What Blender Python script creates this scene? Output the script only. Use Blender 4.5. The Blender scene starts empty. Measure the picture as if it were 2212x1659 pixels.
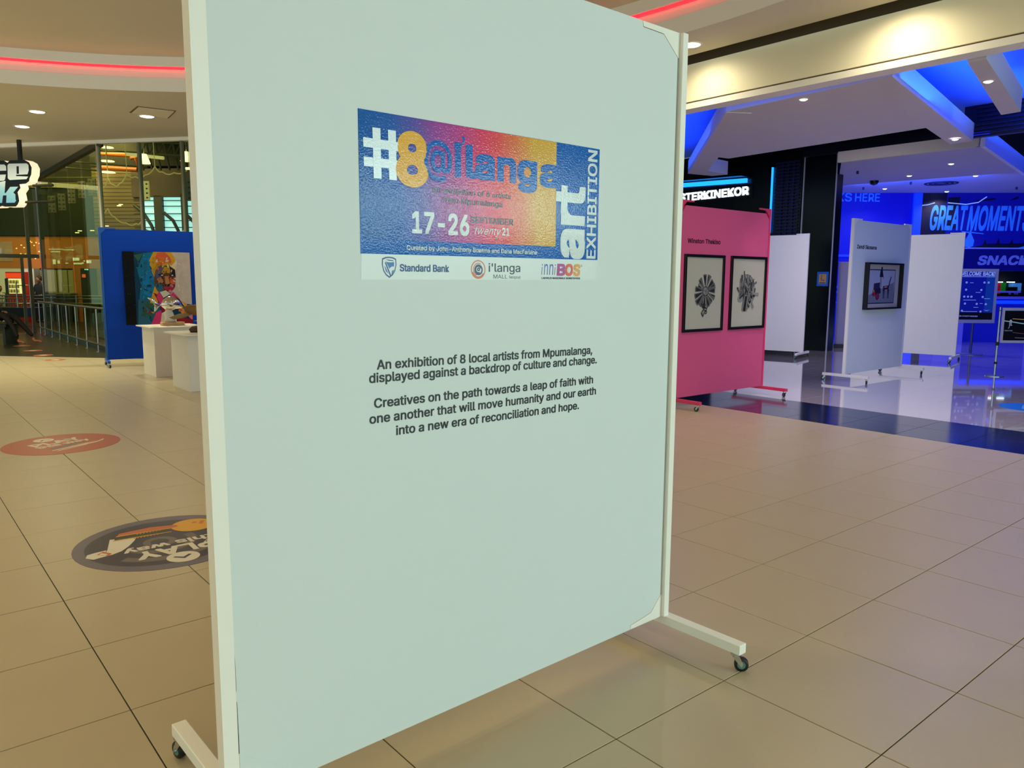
import bpy, bmesh, math, random
from mathutils import Vector, Matrix
R = math.radians
random.seed(7)
scn = bpy.context.scene
col = scn.collection

# ------------------------------------------------------------------ camera
cam_d = bpy.data.cameras.new('camera')
cam = bpy.data.objects.new('camera', cam_d)
col.objects.link(cam)
CAM = Vector((-1.8023, -1.6164, 1.5115))
ax_r, ax_u, ax_w = Vector((0.76965, -0.63843, 0.00614)), Vector((0.08058, 0.10669, 0.99102)), Vector((0.63334, 0.76225, -0.13381))
cam.matrix_world = Matrix(((ax_r.x, ax_u.x, -ax_w.x, CAM.x), (ax_r.y, ax_u.y, -ax_w.y, CAM.y),
                           (ax_r.z, ax_u.z, -ax_w.z, CAM.z), (0, 0, 0, 1)))
cam_d.sensor_width = 36.0
cam_d.lens = 1672.8 / 2212 * 36.0
cam_d.clip_start, cam_d.clip_end = 0.05, 200
scn.camera = cam

# ------------------------------------------------------------------ world, lights, exposure
vs = scn.view_settings
vs.view_transform = 'Standard'; vs.look = 'None'; vs.gamma = 1.0; vs.use_curve_mapping = False
vs.exposure = 0.0
w = bpy.data.worlds.new('world'); scn.world = w; w.use_nodes = True
bg = w.node_tree.nodes['Background']
bg.inputs[0].default_value = (0.64, 0.96, 1.04, 1); bg.inputs[1].default_value = 0.95

def area(name, loc, target, sx, sy, power, color, spread=180):
    l = bpy.data.lights.new(name, 'AREA'); l.shape = 'RECTANGLE'; l.size = sx; l.size_y = sy
    l.energy = power; l.color = color; l.spread = R(spread)
    o = bpy.data.objects.new(name, l); col.objects.link(o); o.location = loc
    o.rotation_euler = (Vector(target) - Vector(loc)).to_track_quat('-Z', 'Y').to_euler()
    return o
def spot(name, loc, target, power, color, angle=90, blend=.5, size=.06):
    l = bpy.data.lights.new(name, 'SPOT'); l.energy = power; l.color = color
    l.spot_size = R(angle); l.spot_blend = blend; l.shadow_soft_size = size
    o = bpy.data.objects.new(name, l); col.objects.link(o); o.location = loc
    o.rotation_euler = (Vector(target) - Vector(loc)).to_track_quat('-Z', 'Y').to_euler()
    return o
COOL = (0.70, 1.0, 1.0); WARM = (1.0, 0.96, 0.64); WARMW = (1.0, 0.86, 0.62); BLUE = (0.01, 0.12, 1.0)
# daylight through the glazed mall entrance behind the visitor
area('entrance_daylight', (7.0, -9.8, 2.85), (-0.3, 0.3, 1.3), 8.0, .85, 640, COOL)
# rows of warm ceiling lamps of the concourse (outside the frame as in it)
CEIL = 4.15

# ------------------------------------------------------------------ helpers
def lin(c):
    f = lambda v: v / 12.92 if v <= .04045 else ((v + .055) / 1.055) ** 2.4
    return tuple(f(x / 255) for x in c) + (1,)
def mat(name, rgb, rough=.5, metal=0., spec=.5, emit=None, estr=1., noise=0., nscale=8., bump=0., bscale=40., coat=0.):
    m = bpy.data.materials.new(name); m.use_nodes = True
    nt = m.node_tree; b = nt.nodes['Principled BSDF']
    c = lin(rgb)
    b.inputs['Base Color'].default_value = c
    b.inputs['Roughness'].default_value = rough; b.inputs['Metallic'].default_value = metal
    b.inputs['Specular IOR Level'].default_value = spec
    if coat: b.inputs['Coat Weight'].default_value = coat; b.inputs['Coat Roughness'].default_value = .04
    tc = None
    if noise or bump:
        tc = nt.nodes.new('ShaderNodeTexCoord')
    if noise:
        n = nt.nodes.new('ShaderNodeTexNoise'); n.inputs['Scale'].default_value = nscale; n.inputs['Detail'].default_value = 4
        mx = nt.nodes.new('ShaderNodeMix'); mx.data_type = 'RGBA'
        mx.inputs[6].default_value = tuple(max(0, v * (1 - noise)) for v in c[:3]) + (1,)
        mx.inputs[7].default_value = tuple(min(1, v * (1 + noise)) for v in c[:3]) + (1,)
        nt.links.new(tc.outputs['Object'], n.inputs['Vector']); nt.links.new(n.outputs['Fac'], mx.inputs[0])
        nt.links.new(mx.outputs[2], b.inputs['Base Color'])
    if bump:
        n2 = nt.nodes.new('ShaderNodeTexNoise'); n2.inputs['Scale'].default_value = bscale; n2.inputs['Detail'].default_value = 2
        bp = nt.nodes.new('ShaderNodeBump'); bp.inputs['Strength'].default_value = bump; bp.inputs['Distance'].default_value = .002
        nt.links.new(tc.outputs['Object'], n2.inputs['Vector']); nt.links.new(n2.outputs['Fac'], bp.inputs['Height'])
        nt.links.new(bp.outputs[0], b.inputs['Normal'])
    if emit:
        b.inputs['Emission Color'].default_value = lin(emit); b.inputs['Emission Strength'].default_value = estr
    return m
def glass_mat(name, tint, ior=1.45, rough=.02):
    m = bpy.data.materials.new(name); m.use_nodes = True
    nt = m.node_tree; nt.nodes.remove(nt.nodes['Principled BSDF'])
    out = nt.nodes['Material Output']
    t = nt.nodes.new('ShaderNodeBsdfTransparent'); t.inputs[0].default_value = tint + (1,)
    g = nt.nodes.new('ShaderNodeBsdfGlossy'); g.inputs['Roughness'].default_value = rough
    f = nt.nodes.new('ShaderNodeFresnel'); f.inputs[0].default_value = ior
    mx = nt.nodes.new('ShaderNodeMixShader')
    ge = nt.nodes.new('ShaderNodeNewGeometry'); mu = nt.nodes.new('ShaderNodeMath'); mu.operation = 'SUBTRACT'; mu.use_clamp = True
    nt.links.new(f.outputs[0], mu.inputs[0]); nt.links.new(ge.outputs['Backfacing'], mu.inputs[1])
    nt.links.new(mu.outputs[0], mx.inputs[0]); nt.links.new(t.outputs[0], mx.inputs[1]); nt.links.new(g.outputs[0], mx.inputs[2])
    nt.links.new(mx.outputs[0], out.inputs[0])
    return m

class MB:
    """collects shapes and links them as ONE mesh object"""
    def __init__(s): s.v = []; s.f = []; s.mi = []
    def add(s, vs_, fs, mi=0):
        k = len(s.v); s.v += [tuple(v) for v in vs_]
        for f in fs: s.f.append(tuple(i + k for i in f)); s.mi.append(mi)
        return s
    def box(s, a, b, mi=0):
        x0, y0, z0 = (min(a[i], b[i]) for i in range(3)); x1, y1, z1 = (max(a[i], b[i]) for i in range(3))
        return s.add([(x0,y0,z0),(x1,y0,z0),(x1,y1,z0),(x0,y1,z0),(x0,y0,z1),(x1,y0,z1),(x1,y1,z1),(x0,y1,z1)],
                     [(3,2,1,0),(4,5,6,7),(0,1,5,4),(1,2,6,5),(2,3,7,6),(3,0,4,7)], mi)
    def prism(s, pts, z0, z1, mi=0):           # polygon in xy, extruded in z
        n = len(pts)
        if sum(pts[i][0]*pts[(i+1)%n][1]-pts[(i+1)%n][0]*pts[i][1] for i in range(n)) < 0: pts = pts[::-1]
        return s.add([(x,y,z0) for x,y in pts]+[(x,y,z1) for x,y in pts],
                     [tuple(range(n-1,-1,-1)), tuple(range(n,2*n))]+[(i,(i+1)%n,n+(i+1)%n,n+i) for i in range(n)], mi)
    def plate(s, pts, y0, y1, mi=0):           # polygon in xz, extruded in y
        n = len(pts)
        if sum(pts[i][0]*pts[(i+1)%n][1]-pts[(i+1)%n][0]*pts[i][1] for i in range(n)) < 0: pts = pts[::-1]
        return s.add([(x,y0,z) for x,z in pts]+[(x,y1,z) for x,z in pts],
                     [tuple(range(n)), tuple(range(2*n-1,n-1,-1))]+[(i,n+i,n+(i+1)%n,(i+1)%n) for i in range(n)], mi)
    def flat(s, pts, y, mi=0):                 # flat polygon in xz facing -y
        n = len(pts)
        if sum(pts[i][0]*pts[(i+1)%n][1]-pts[(i+1)%n][0]*pts[i][1] for i in range(n)) < 0: pts = pts[::-1]
        return s.add([(x,y,z) for x,z in pts], [tuple(range(n))], mi)
    def flatz(s, pts, z, mi=0):
        n = len(pts)
        if sum(pts[i][0]*pts[(i+1)%n][1]-pts[(i+1)%n][0]*pts[i][1] for i in range(n)) < 0: pts = pts[::-1]
        return s.add([(x,y,z) for x,y in pts], [tuple(range(n))], mi)
    def tube(s, path, r, n=8, mi=0, caps=True):
        path = [Vector(p) for p in path]; rs = r if isinstance(r, (list, tuple)) else [r]*len(path)
        k = len(s.v); m = len(path); up0 = Vector((0,0,1))
        for i, p in enumerate(path):
            d = (path[min(i+1,m-1)] - path[max(i-1,0)]).normalized()
            a = d.cross(up0)
            if a.length < 1e-3: a = d.cross(Vector((1,0,0)))
            a.normalize(); b = d.cross(a)
            for j in range(n):
                t = 2*math.pi*j/n; q = p + (a*math.cos(t) + b*math.sin(t))*rs[i]; s.v.append(tuple(q))
        for i in range(m-1):
            for j in range(n):
                s.f.append((k+i*n+j, k+i*n+(j+1)%n, k+(i+1)*n+(j+1)%n, k+(i+1)*n+j)); s.mi.append(mi)
        if caps:
            s.f.append(tuple(k+j for j in range(n-1,-1,-1))); s.f.append(tuple(k+(m-1)*n+j for j in range(n))); s.mi += [mi, mi]
        return s
    def lathe(s, prof, n=24, c=(0,0,0), axis='z', mi=0, a0=0., a1=2*math.pi):
        k = len(s.v); m = len(prof); full = abs(a1-a0-2*math.pi) < 1e-6; N = n if full else n+1
        for j in range(N):
            t = a0 + (a1-a0)*j/n; ct, st = math.cos(t), math.sin(t)
            for r, h in prof:
                if axis == 'z': p = (c[0]+r*ct, c[1]+r*st, c[2]+h)
                elif axis == 'y': p = (c[0]+r*ct, c[1]+h, c[2]+r*st)
                else: p = (c[0]+h, c[1]+r*ct, c[2]+r*st)
                s.v.append(p)
        for j in range(n):
            q = (j+1) % N
            for i in range(m-1):
                s.f.append((k+j*m+i, k+q*m+i, k+q*m+i+1, k+j*m+i+1)); s.mi.append(mi)
        return s
    def ball(s, c, r, n=12, mi=0, sq=(1,1,1)):
        prof = [(max(1e-4, r*math.sin(math.pi*i/8)), -r*math.cos(math.pi*i/8)) for i in range(9)]
        k = len(s.v); s.lathe(prof, n, (0,0,0), 'z', mi)
        for i in range(k, len(s.v)):
            x,y,z = s.v[i]; s.v[i] = (c[0]+x*sq[0], c[1]+y*sq[1], c[2]+z*sq[2])
        return s
    def mesh(s, name, mats):
        me = bpy.data.meshes.new(name); me.from_pydata(s.v, [], s.f)
        for m in (mats if isinstance(mats, (list, tuple)) else [mats]): me.materials.append(m)
        for p, i in zip(me.polygons, s.mi): p.material_index = i
        me.update(); return me
    def build(s, name, mats, parent=None, smooth=False, bevel=0., fix=True):
        me = s.mesh(name, mats)
        if fix:
            bm = bmesh.new(); bm.from_mesh(me); bmesh.ops.recalc_face_normals(bm, faces=bm.faces) if fix == 2 else None; bm.to_mesh(me); bm.free()
        if smooth:
            for p in me.polygons: p.use_smooth = True
        o = bpy.data.objects.new(name, me); col.objects.link(o)
        if parent is not None: o.parent = parent
        if bevel:
            b = o.modifiers.new('bevel', 'BEVEL'); b.width = bevel; b.segments = 2; b.limit_method = 'ANGLE'
        return o
def tag(o, label=None, cat=None, group=None, kind=None):
    if label: o['label'] = label
    if cat: o['category'] = cat
    if group: o['group'] = group
    if kind: o['kind'] = kind
    return o
def thing(name, label, cat, loc=(0,0,0), rz=0., group=None):
    o = bpy.data.objects.new(name, None); col.objects.link(o)
    o.location = loc; o.rotation_euler = (0,0,R(rz)); o.empty_display_size = .1
    return tag(o, label, cat, group)
def struct(o): o['kind'] = 'structure'; return o
def copy_tree(o, parent=None):
    c = o.copy(); col.objects.link(c)
    if parent is not None: c.parent = parent
    for ch in list(o.children): copy_tree(ch, c)
    return c

# text: outline glyphs as meshes, fitted between two baseline points
_cache = {}
import os
FONT = None
try:                                                   # Blender's own bundled sans; its built-in font otherwise
    FONT = bpy.data.fonts.load(os.path.join(bpy.utils.system_resource('DATAFILES', path='fonts'), 'Inter.woff2'))
except Exception:
    FONT = None
def glyphs(txt, bold=0., shear=0., space=1.):
    key = (txt, shear, space)
    if key in _cache: return _cache[key]
    cu = bpy.data.curves.new('t', 'FONT'); cu.body = txt; cu.size = 1; cu.shear = shear
    if FONT: cu.font = FONT
    cu.space_character = space; cu.resolution_u = 3
    ob = bpy.data.objects.new('t', cu); col.objects.link(ob)
    bpy.context.view_layer.update()
    dg = bpy.context.evaluated_depsgraph_get()
    me = bpy.data.meshes.new_from_object(ob.evaluated_get(dg))
    vs_ = [tuple(v.co[:2]) for v in me.vertices]; fs = [tuple(p.vertices) for p in me.polygons]
    bpy.data.objects.remove(ob); bpy.data.curves.remove(cu); bpy.data.meshes.remove(me)
    _cache[key] = (vs_, fs); return _cache[key]
def put_text(mb, txt, p0, p1, cap, y=-.001, bold=0., shear=0., space=1., mi=0, ref='H', soft=False):
    """p0,p1: (x,z) ends of the inked baseline; cap: height of the REF glyph; lies in the xz plane at depth y"""
    vs_, fs = glyphs(txt, bold, shear, space)
    rv, _ = glyphs(ref); H = max(v[1] for v in rv)+max(bold, 0)
    a = min(v[0] for v in vs_)-max(bold, 0); b = max(v[0] for v in vs_)+max(bold, 0)
    d = Vector((p1[0]-p0[0], p1[1]-p0[1])); L = d.length; d.normalize(); u = Vector((-d.y, d.x))
    sx, sy = L/(b-a), cap/H
    # strokes are thickened by laying the outline out again around a small circle
    # (overlapping faces never share a plane)
    if bold <= 0: offs = [(0, 0)]
    elif soft: offs = [(0, 0)]+[(bold*math.cos(i*math.pi/6), bold*math.sin(i*math.pi/6)) for i in range(12)]
    else: offs = [(bold*i, bold*k) for i in (-1, 0, 1) for k in (-1, 0, 1)]
    for i, (ox, oz) in enumerate(offs):
        k = len(mb.v)
        for n, f in enumerate(fs):                      # each face on its own hair's breadth of height
            h = y-(i*7+n % 7)*1.1e-5
            for t in f:
                q = Vector(p0) + d*((vs_[t][0]+ox-a)*sx) + u*((vs_[t][1]+oz)*sy); mb.v.append((q.x, h, q.y))
            mb.f.append(tuple(range(k, k+len(f)))); mb.mi.append(mi); k += len(f)
    return mb
def LT(txt, p0, p1, cap, m, parent, y=-.0014, **kw):
    return put_text(MB(), txt, p0, p1, cap, y, **kw).build('lettering', m, parent)
def put_text_floor(mb, txt, p0, p1, cap, z, bold=0., mi=0, curve=0.):
    k = len(mb.v); put_text(mb, txt, p0, p1, cap, 0, bold, mi=mi)
    for i in range(k, len(mb.v)): x, h, y = mb.v[i]; mb.v[i] = (x, y, z-h)
    return mb
def disc(c, r, n=32, sq=1., rot=0.): 
    return [(c[0]+r*math.cos(2*math.pi*i/n)*math.cos(rot)-r*sq*math.sin(2*math.pi*i/n)*math.sin(rot),
             c[1]+r*math.cos(2*math.pi*i/n)*math.sin(rot)+r*sq*math.sin(2*math.pi*i/n)*math.cos(rot)) for i in range(n)]
def ring(mb, c, r0, r1, y, n=32, mi=0, a0=0., a1=360.):
    pts = []
    for i in range(n+1):
        t = R(a0+(a1-a0)*i/n); pts += [(c[0]+r0*math.cos(t), y, c[1]+r0*math.sin(t)), (c[0]+r1*math.cos(t), y, c[1]+r1*math.sin(t))]
    mb.add(pts, [(2*i, 2*i+1, 2*i+3, 2*i+2) for i in range(n)], mi); return mb

# ------------------------------------------------------------------ shared materials
white_paint = mat('white_painted_board', (215,224,222), .55, noise=.012, nscale=1.5)
white_metal = mat('white_painted_steel', (242,240,230), .4, noise=.015, nscale=6)
plaster = mat('ceiling_plaster', (222,212,192), .9, noise=.02, nscale=.7)
plaster_white = mat('white_plaster', (245,240,232), .85, noise=.015, nscale=.7)
dark_gap = mat('dark_gap', (28,24,18), .9, noise=.1)
black_rub = mat('black_rubber', (18,20,20), .5, noise=.1)
chrome = mat('zinc_metal', (190,195,195), .25, metal=1., noise=.03)
steel = mat('brushed_steel', (170,168,160), .3, metal=.9, noise=.05)
tile_mat = mat('beige_floor_tile', (184,168,138), .32, noise=.05, nscale=2.2, spec=.45)
grout = mat('grout', (44,33,20), .8, noise=.1, nscale=20)
# ================================================================== floors
def in_front(x, y): return 1.05*x + y < 16.7            # this side of the diagonal shopfront line
fl = struct(MB().prism([(-16,-10.5),(6,-10.5),(6,9.95),(-6,22.5),(-16,22.5)], -.06, -.004).build('floor', grout))
def tile_mesh(g, h, ch=.0012, s=.6):
    a = s/2-g; b = a-ch
    return MB().add([(-a,-a,-h),(a,-a,-h),(a,a,-h),(-a,a,-h),(-a,-a,-ch),(a,-a,-ch),(a,a,-ch),(-a,a,-ch),(-b,-b,0),(b,-b,0),(b,b,0),(-b,b,0)],
        [(0,1,5,4),(1,2,6,5),(2,3,7,6),(3,0,4,7),(4,5,9,8),(5,6,10,9),(6,7,11,10),(7,4,8,11),(8,9,10,11)])
proto = tile_mesh(.0022, .005)
tile_me = proto.mesh('tile', tile_mat)
def in_view(p, margin=.12):
    q = Vector(p) - CAM; d = q.dot(ax_w)
    if d < .3: return 1e9
    x = q.dot(ax_r)/d*1672.8/1106; y = q.dot(ax_u)/d*1672.8/829.5
    if abs(x) > 1+margin or abs(y) > 1+margin: return 1e9
    t = (.34-CAM.y)/(q.y) if q.y > 0 else 9            # hidden behind the big board?
    if 0 < t < .97:
        hx = CAM.x+q.x*t; hz = CAM.z+q.z*t
        if -1.0 < hx < .55 and hz > .2: return 1e9
    return d
cand, rest = [], []
for k in range(-26, 10):
    for l in range(-17, 37):
        x, y = (k+.5)*.6, (l+.5)*.6
        if not in_front(x, y): continue
        d = in_view((x, y, 0))
        (cand if d < 13.5 else rest).append((d, x, y))
cand.sort(); rest += cand[290:]
tile_a = None
for d, x, y in cand[:290]:
    o = bpy.data.objects.new('tile', tile_me); col.objects.link(o); o.parent = fl; o.location = (x, y, random.uniform(-.0004, .0003))
mb = MB()
for d, x, y in rest: mb.add([(vx+x, vy+y, vz) for vx,vy,vz in proto.v], proto.f)
o = mb.build('tile_field', tile_mat, fl); o['kind'] = 'stuff'
# dark threshold strip of navy tiles, two rows wide
navy = mat('navy_polished_tile', (26,32,66), .12, noise=.08, nscale=3, spec=.6)
navy_joint = mat('pale_joint', (70,76,110), .6, noise=.05)
strip = struct(MB().box((6.0,-6,-.06),(7.2,16,-.003)).build('floor', navy_joint))
navy_me = tile_mesh(.0012, .004).mesh('tile', navy)
for l in range(-1, 9):
    for k in (10, 11):
        o = bpy.data.objects.new('tile', navy_me); col.objects.link(o); o.parent = strip; o.location = ((k+.5)*.6, (l+.5)*.6, .0005)
mb = MB(); p2_ = tile_mesh(.0012, .004)
for l in list(range(-10, -1))+list(range(9, 26)):
    for k in (10, 11): mb.add([(vx+(k+.5)*.6, vy+(l+.5)*.6, vz) for vx,vy,vz in p2_.v], p2_.f)
o = mb.build('tile_field', navy, strip); o['kind'] = 'stuff'
# polished white porcelain of the cinema foyer
foyer_mat = mat('polished_white_tile', (214,206,208), .035, noise=.03, nscale=1.2, spec=1.0, coat=1.0)
foyer_joint = mat('foyer_joint', (168,162,166), .6)
foy = struct(MB().box((7.2,-8,-.06),(34,22,-.003)).build('floor', foyer_joint))
foy_me = tile_mesh(.0005, .0035, .0004).mesh('tile', foyer_mat); pf = tile_mesh(.0005, .0035, .0004)
mb = MB(); n = 0
for k in range(12, 56):
    for l in range(-13, 36):
        x, y = (k+.5)*.6, (l+.5)*.6
        d = in_view((x, y, 0), .05)
        if d < 12.5 and n < 120:
            o = bpy.data.objects.new('tile', foy_me); col.objects.link(o); o.parent = foy; o.location = (x, y, 0); n += 1
        else: mb.add([(vx+x, vy+y, vz) for vx,vy,vz in pf.v], pf.f)
o = mb.build('tile_field', foyer_mat, foy); o['kind'] = 'stuff'
# dark floor of the entertainment arcade beyond the diagonal line
dark_fl = mat('dark_green_floor', (46,44,30), .3, noise=.15, nscale=1.5)
struct(MB().prism([(-6,22.4),(6,9.8),(16,9.8),(16,45),(-20,45),(-20,30)], -.05, .003).build('floor', dark_fl))

# ================================================================== ceilings
CC, CR = Vector((-2.92, 3.82)), 8.12
CEIL_OUT = [(-16,-10.5),(5.93,-10.5),(5.93,10.55),(3.16,13.97),(1.95,15.55),(1.95,24),(-16,24)]
def ceiling_with_hole():
    bm = bmesh.new()
    hole = [bm.verts.new((CC.x+CR*math.cos(2*math.pi*i/128), CC.y+CR*math.sin(2*math.pi*i/128), CEIL)) for i in range(128)]
    outer = []
    for i, p in enumerate(CEIL_OUT):
        q = CEIL_OUT[(i+1) % len(CEIL_OUT)]; m = 8
        for j in range(m): outer.append(bm.verts.new((p[0]+(q[0]-p[0])*j/m, p[1]+(q[1]-p[1])*j/m, CEIL)))
    es = [bm.edges.new((a[i], a[(i+1) % len(a)])) for a in (hole, outer) for i in range(len(a))]
    bmesh.ops.triangle_fill(bm, edges=es, use_beauty=True)
    bm.normal_update()
    me = bpy.data.meshes.new('ceiling'); bm.to_mesh(me); bm.free(); me.materials.append(plaster)
    o = bpy.data.objects.new('ceiling', me); col.objects.link(o); return o
struct(ceiling_with_hole())
struct(MB().lathe([(.001,4.63),(8.4,4.63)], 96, (CC.x,CC.y,0)).build('ceiling', plaster))
# white rim of the round recess with its groove of red light
rim = struct(MB().lathe([(CR,4.15),(CR,4.335),(CR+.004,4.34),(CR+.07,4.34),(CR+.07,4.495),(CR+.004,4.495),(CR,4.50),(CR,4.63)], 128, (CC.x,CC.y,0)).build('trim_1', plaster_white, smooth=False))
red_led = mat('red_led', (255,40,50), .5, emit=(255,38,52), estr=2.0)
tag(MB().lathe([(CR+.02,4.494),(CR+.02,4.470),(CR+.066,4.470),(CR+.066,4.494)], 128, (CC.x,CC.y,0)).build('light_strip', red_led, rim), 'strip of red light hidden in the groove')
# pale trim along the diagonal edge of the ceiling
d_ = Vector((3.16-.52, 13.97-17.39)).normalized(); n_ = Vector((-d_.y, d_.x))
if n_.y < 0: n_ = -n_
def diag(t, off): p = Vector((.52,17.39)) + d_*t + n_*off; return (p.x, p.y)
struct(MB().prism([diag(-9,-.05),diag(9.2,-.05),diag(9.2,.05),diag(-9,.05)], 4.085, 4.149).build('trim_2', plaster_white))

# ================================================================== cream beam over the cinema entrance
beam_m = mat('cream_bulkhead', (242,234,206), .8, noise=.01, nscale=.5)
struct(MB().box((6.02,-6,3.645),(6.24,10.4,4.075)).build('wall_right', beam_m))
struct(MB().box((6.05,-6,3.622),(6.2,10.4,3.645)).box((6.2,-6,4.075),(6.24,10.4,4.30)).box((5.9,-6,4.27),(6.24,10.4,4.30)).build('trim_3', mat('bronze_shadow_gap', (92,70,42), .7)))
struct(MB().box((6.0,-6,3.555),(6.22,10.4,3.622)).build('trim_4', plaster_white))

# ================================================================== cinema ceiling: blue lit coffers and pale rafts
coff = mat('coffer_blue_glow', (96,140,238), .9, noise=.01, nscale=.7)  # blue cove glow put into the base colour of the coffers
raft_m = mat('raft_plaster', (214,206,206), .9, noise=.01, nscale=.7)
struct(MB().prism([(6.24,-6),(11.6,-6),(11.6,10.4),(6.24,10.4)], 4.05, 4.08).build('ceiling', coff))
raft = [(6.48,4.29),(6.31,2.2),(7.83,2.82),(9.32,3.11),(9.61,6.43),(9.36,6.46),(6.76,4.11)]
struct(MB().prism(raft, 3.56, 3.80).build('ceiling', raft_m))
struct(MB().prism([(6.31,2.2),(10.79,3.07),(10.83,3.4),(7.83,2.82)], 3.55, 3.80).build('ceiling', raft_m))
struct(MB().prism([(6.48,4.29),(10.56,8.01),(11.18,7.9),(11.23,7.58),(10.52,7.52),(9.36,6.46),(6.76,4.11)], 3.55, 3.80).build('ceiling', raft_m))
struct(MB().prism([(6.26,1.49),(6.26,1.33),(9.02,1.91),(9.05,2.13)], 3.54, 3.80).build('ceiling', raft_m))
# dark louvred bulkhead between the coffers
lv_m = mat('dark_navy_louvre', (14,14,48), .4, noise=.1)
lv = struct(MB().box((10.8,1.2,3.60),(10.9,3.22,4.05)).build('wall_back', lv_m))
for i in range(7): tag(MB().box((10.75,1.2,3.63+i*.06),(10.80,3.05,3.655+i*.06)).build('slat', lv_m, lv))
struct(MB().box((10.76,2.85,3.625),(10.80,3.08,3.66)).build('trim_5', mat('blue_label_plate', (40,60,200), .4, emit=(20,40,220), estr=.6)))
# foyer ceiling further in
FZ = 3.78
p2m = mat('foyer_ceiling', (196,190,206), .9, noise=.01, nscale=.5)
struct(MB().prism([(12.95,6.20),(12.88,3.82),(12.78,3.71),(17.37,4.48),(24.5,5.3),(23.4,8.0),(17.6,8.75)], FZ, FZ+.06).build('ceiling', p2m))
struct(MB().box((12.80,3.72,FZ),(12.88,6.20,FZ+.20)).build('trim_6', plaster))
coff_w = mat('coffer_side', (225,228,238), .9, noise=.01)
struct(MB().prism([(12.78,3.70),(17.37,4.48),(17.39,4.41),(12.80,3.63)], FZ-.01, FZ+.30).build('trim_7', coff_w))
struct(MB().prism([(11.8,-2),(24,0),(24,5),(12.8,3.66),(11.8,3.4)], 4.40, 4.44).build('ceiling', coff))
# ------ walls of the cinema
blk = mat('black_gloss_wall', (10,10,22), .25, noise=.2, nscale=3)
struct(MB().box((14.2,7.75,0),(14.4,16,5.0)).build('wall_back', blk))
struct(MB().box((12.90,3.7,FZ+.20),(13.0,7.0,5.0)).build('wall_back', blk))
struct(MB().box((11.6,-6,4.05),(11.7,12,5.0)).build('wall_back', blk))
struct(MB().box((6.2,12.6,-.02),(14.4,12.7,5.0)).build('wall_left', blk))
struct(MB().box((11.6,-6,4.95),(30,16,5.0)).build('ceiling', blk))
# ================================================================== far enclosure
struct(MB().box((7.3,-6.2,-.02),(30,-6.0,5.0)).build('wall_right', mat('foyer_side_wall', (60,60,120), .6, noise=.05)))
struct(MB().box((30,-6,-.02),(30.2,16,5.0)).build('wall_back', mat('foyer_back_wall', (40,44,130), .6, noise=.05)))

# ---- lights of the rooms
for y in (4.16, 1.93, -.3, 6.4, 8.6):
    spot('wall_wash_lamp', (5.60,y,4.12), (5.74,y,0), 54, (1.0,.88,.60), 165, .9, .05)
for p, e in [((.57,13.27),300),((.58,14.89),220),((2.02,12.47),260),((4.6,-3.2),90),((2.0,-5.2),110),((-1.5,-6.4),200),((-5,-5.8),700),((-9.5,-2.5),1100),((-11.8,2),1200),((-12,7),1000),((-9.5,11),520),((-5.2,13.4),420),((-2.2,13.8),330)]:
    spot('ceiling_lamp', (p[0],p[1],4.10), (p[0],p[1],0), e, WARM, 150, .9, .08)
for p in [(-5.2,2.2,130),(-2.2,5.4,150),(-4.6,6.4,150),(-1.2,2.8,110),(2.7,3.7,120)]:
    spot('recess_fill', (p[0],p[1],4.60), (p[0],p[1],0), p[2], (1.0,.90,.58), 150, .9, .08)  # unseen fill added in the recess, which has no lamps of its own
area('blue_cove_left', (8.6,7.0,3.62), (8.6,7.0,5), 4.0, 3.0, 80, BLUE)
area('blue_cove_front', (6.36,3.3,3.66), (6.36,3.3,5), .16, 3.2, 16, BLUE)
area('blue_cove_right', (8.6,2.25,3.6), (8.6,2.25,5), 4.0, .5, 60, BLUE)
area('raft_edge_fill', (9.75,4.9,3.72), (14.0,6.0,.7), .25, 2.6, 34, (.95,.90,1.0), 95)  # unseen strip added to brighten the white foyer boards
area('blue_cove_far', (7.6,.4,3.6), (7.6,.4,5), 3.0, 1.2, 12, BLUE)
area('blue_cove_foyer', (15.6,2.6,3.9), (15.6,2.6,6), 6.0, 2.0, 90, BLUE)
area('foyer_blue_wash', (16.5,6.3,3.72), (20.0,6.8,1.5), 3.0, 3.0, 200, (.03,.10,1.0))
for p in [(6.53,3.29,150,8.6,2.6,95),(7.10,1.60,150,7.6,1.6,150),(10.36,3.15,130,10.4,1.6,110)]:
    spot('raft_lamp', (p[0],p[1],3.52), (p[3],p[4],0), p[2], (1.0,.86,.88), p[5], .8, .04)
for p in [(14.53,4.82),(15.70,6.11),(16.72,5.17),(17.66,7.54),(19.37,6.78),(21.19,5.96)]:
    spot('foyer_lamp', (p[0],p[1],3.74), (p[0],p[1],0), 60, (.9,.82,.95), 140, .8, .04)
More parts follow.
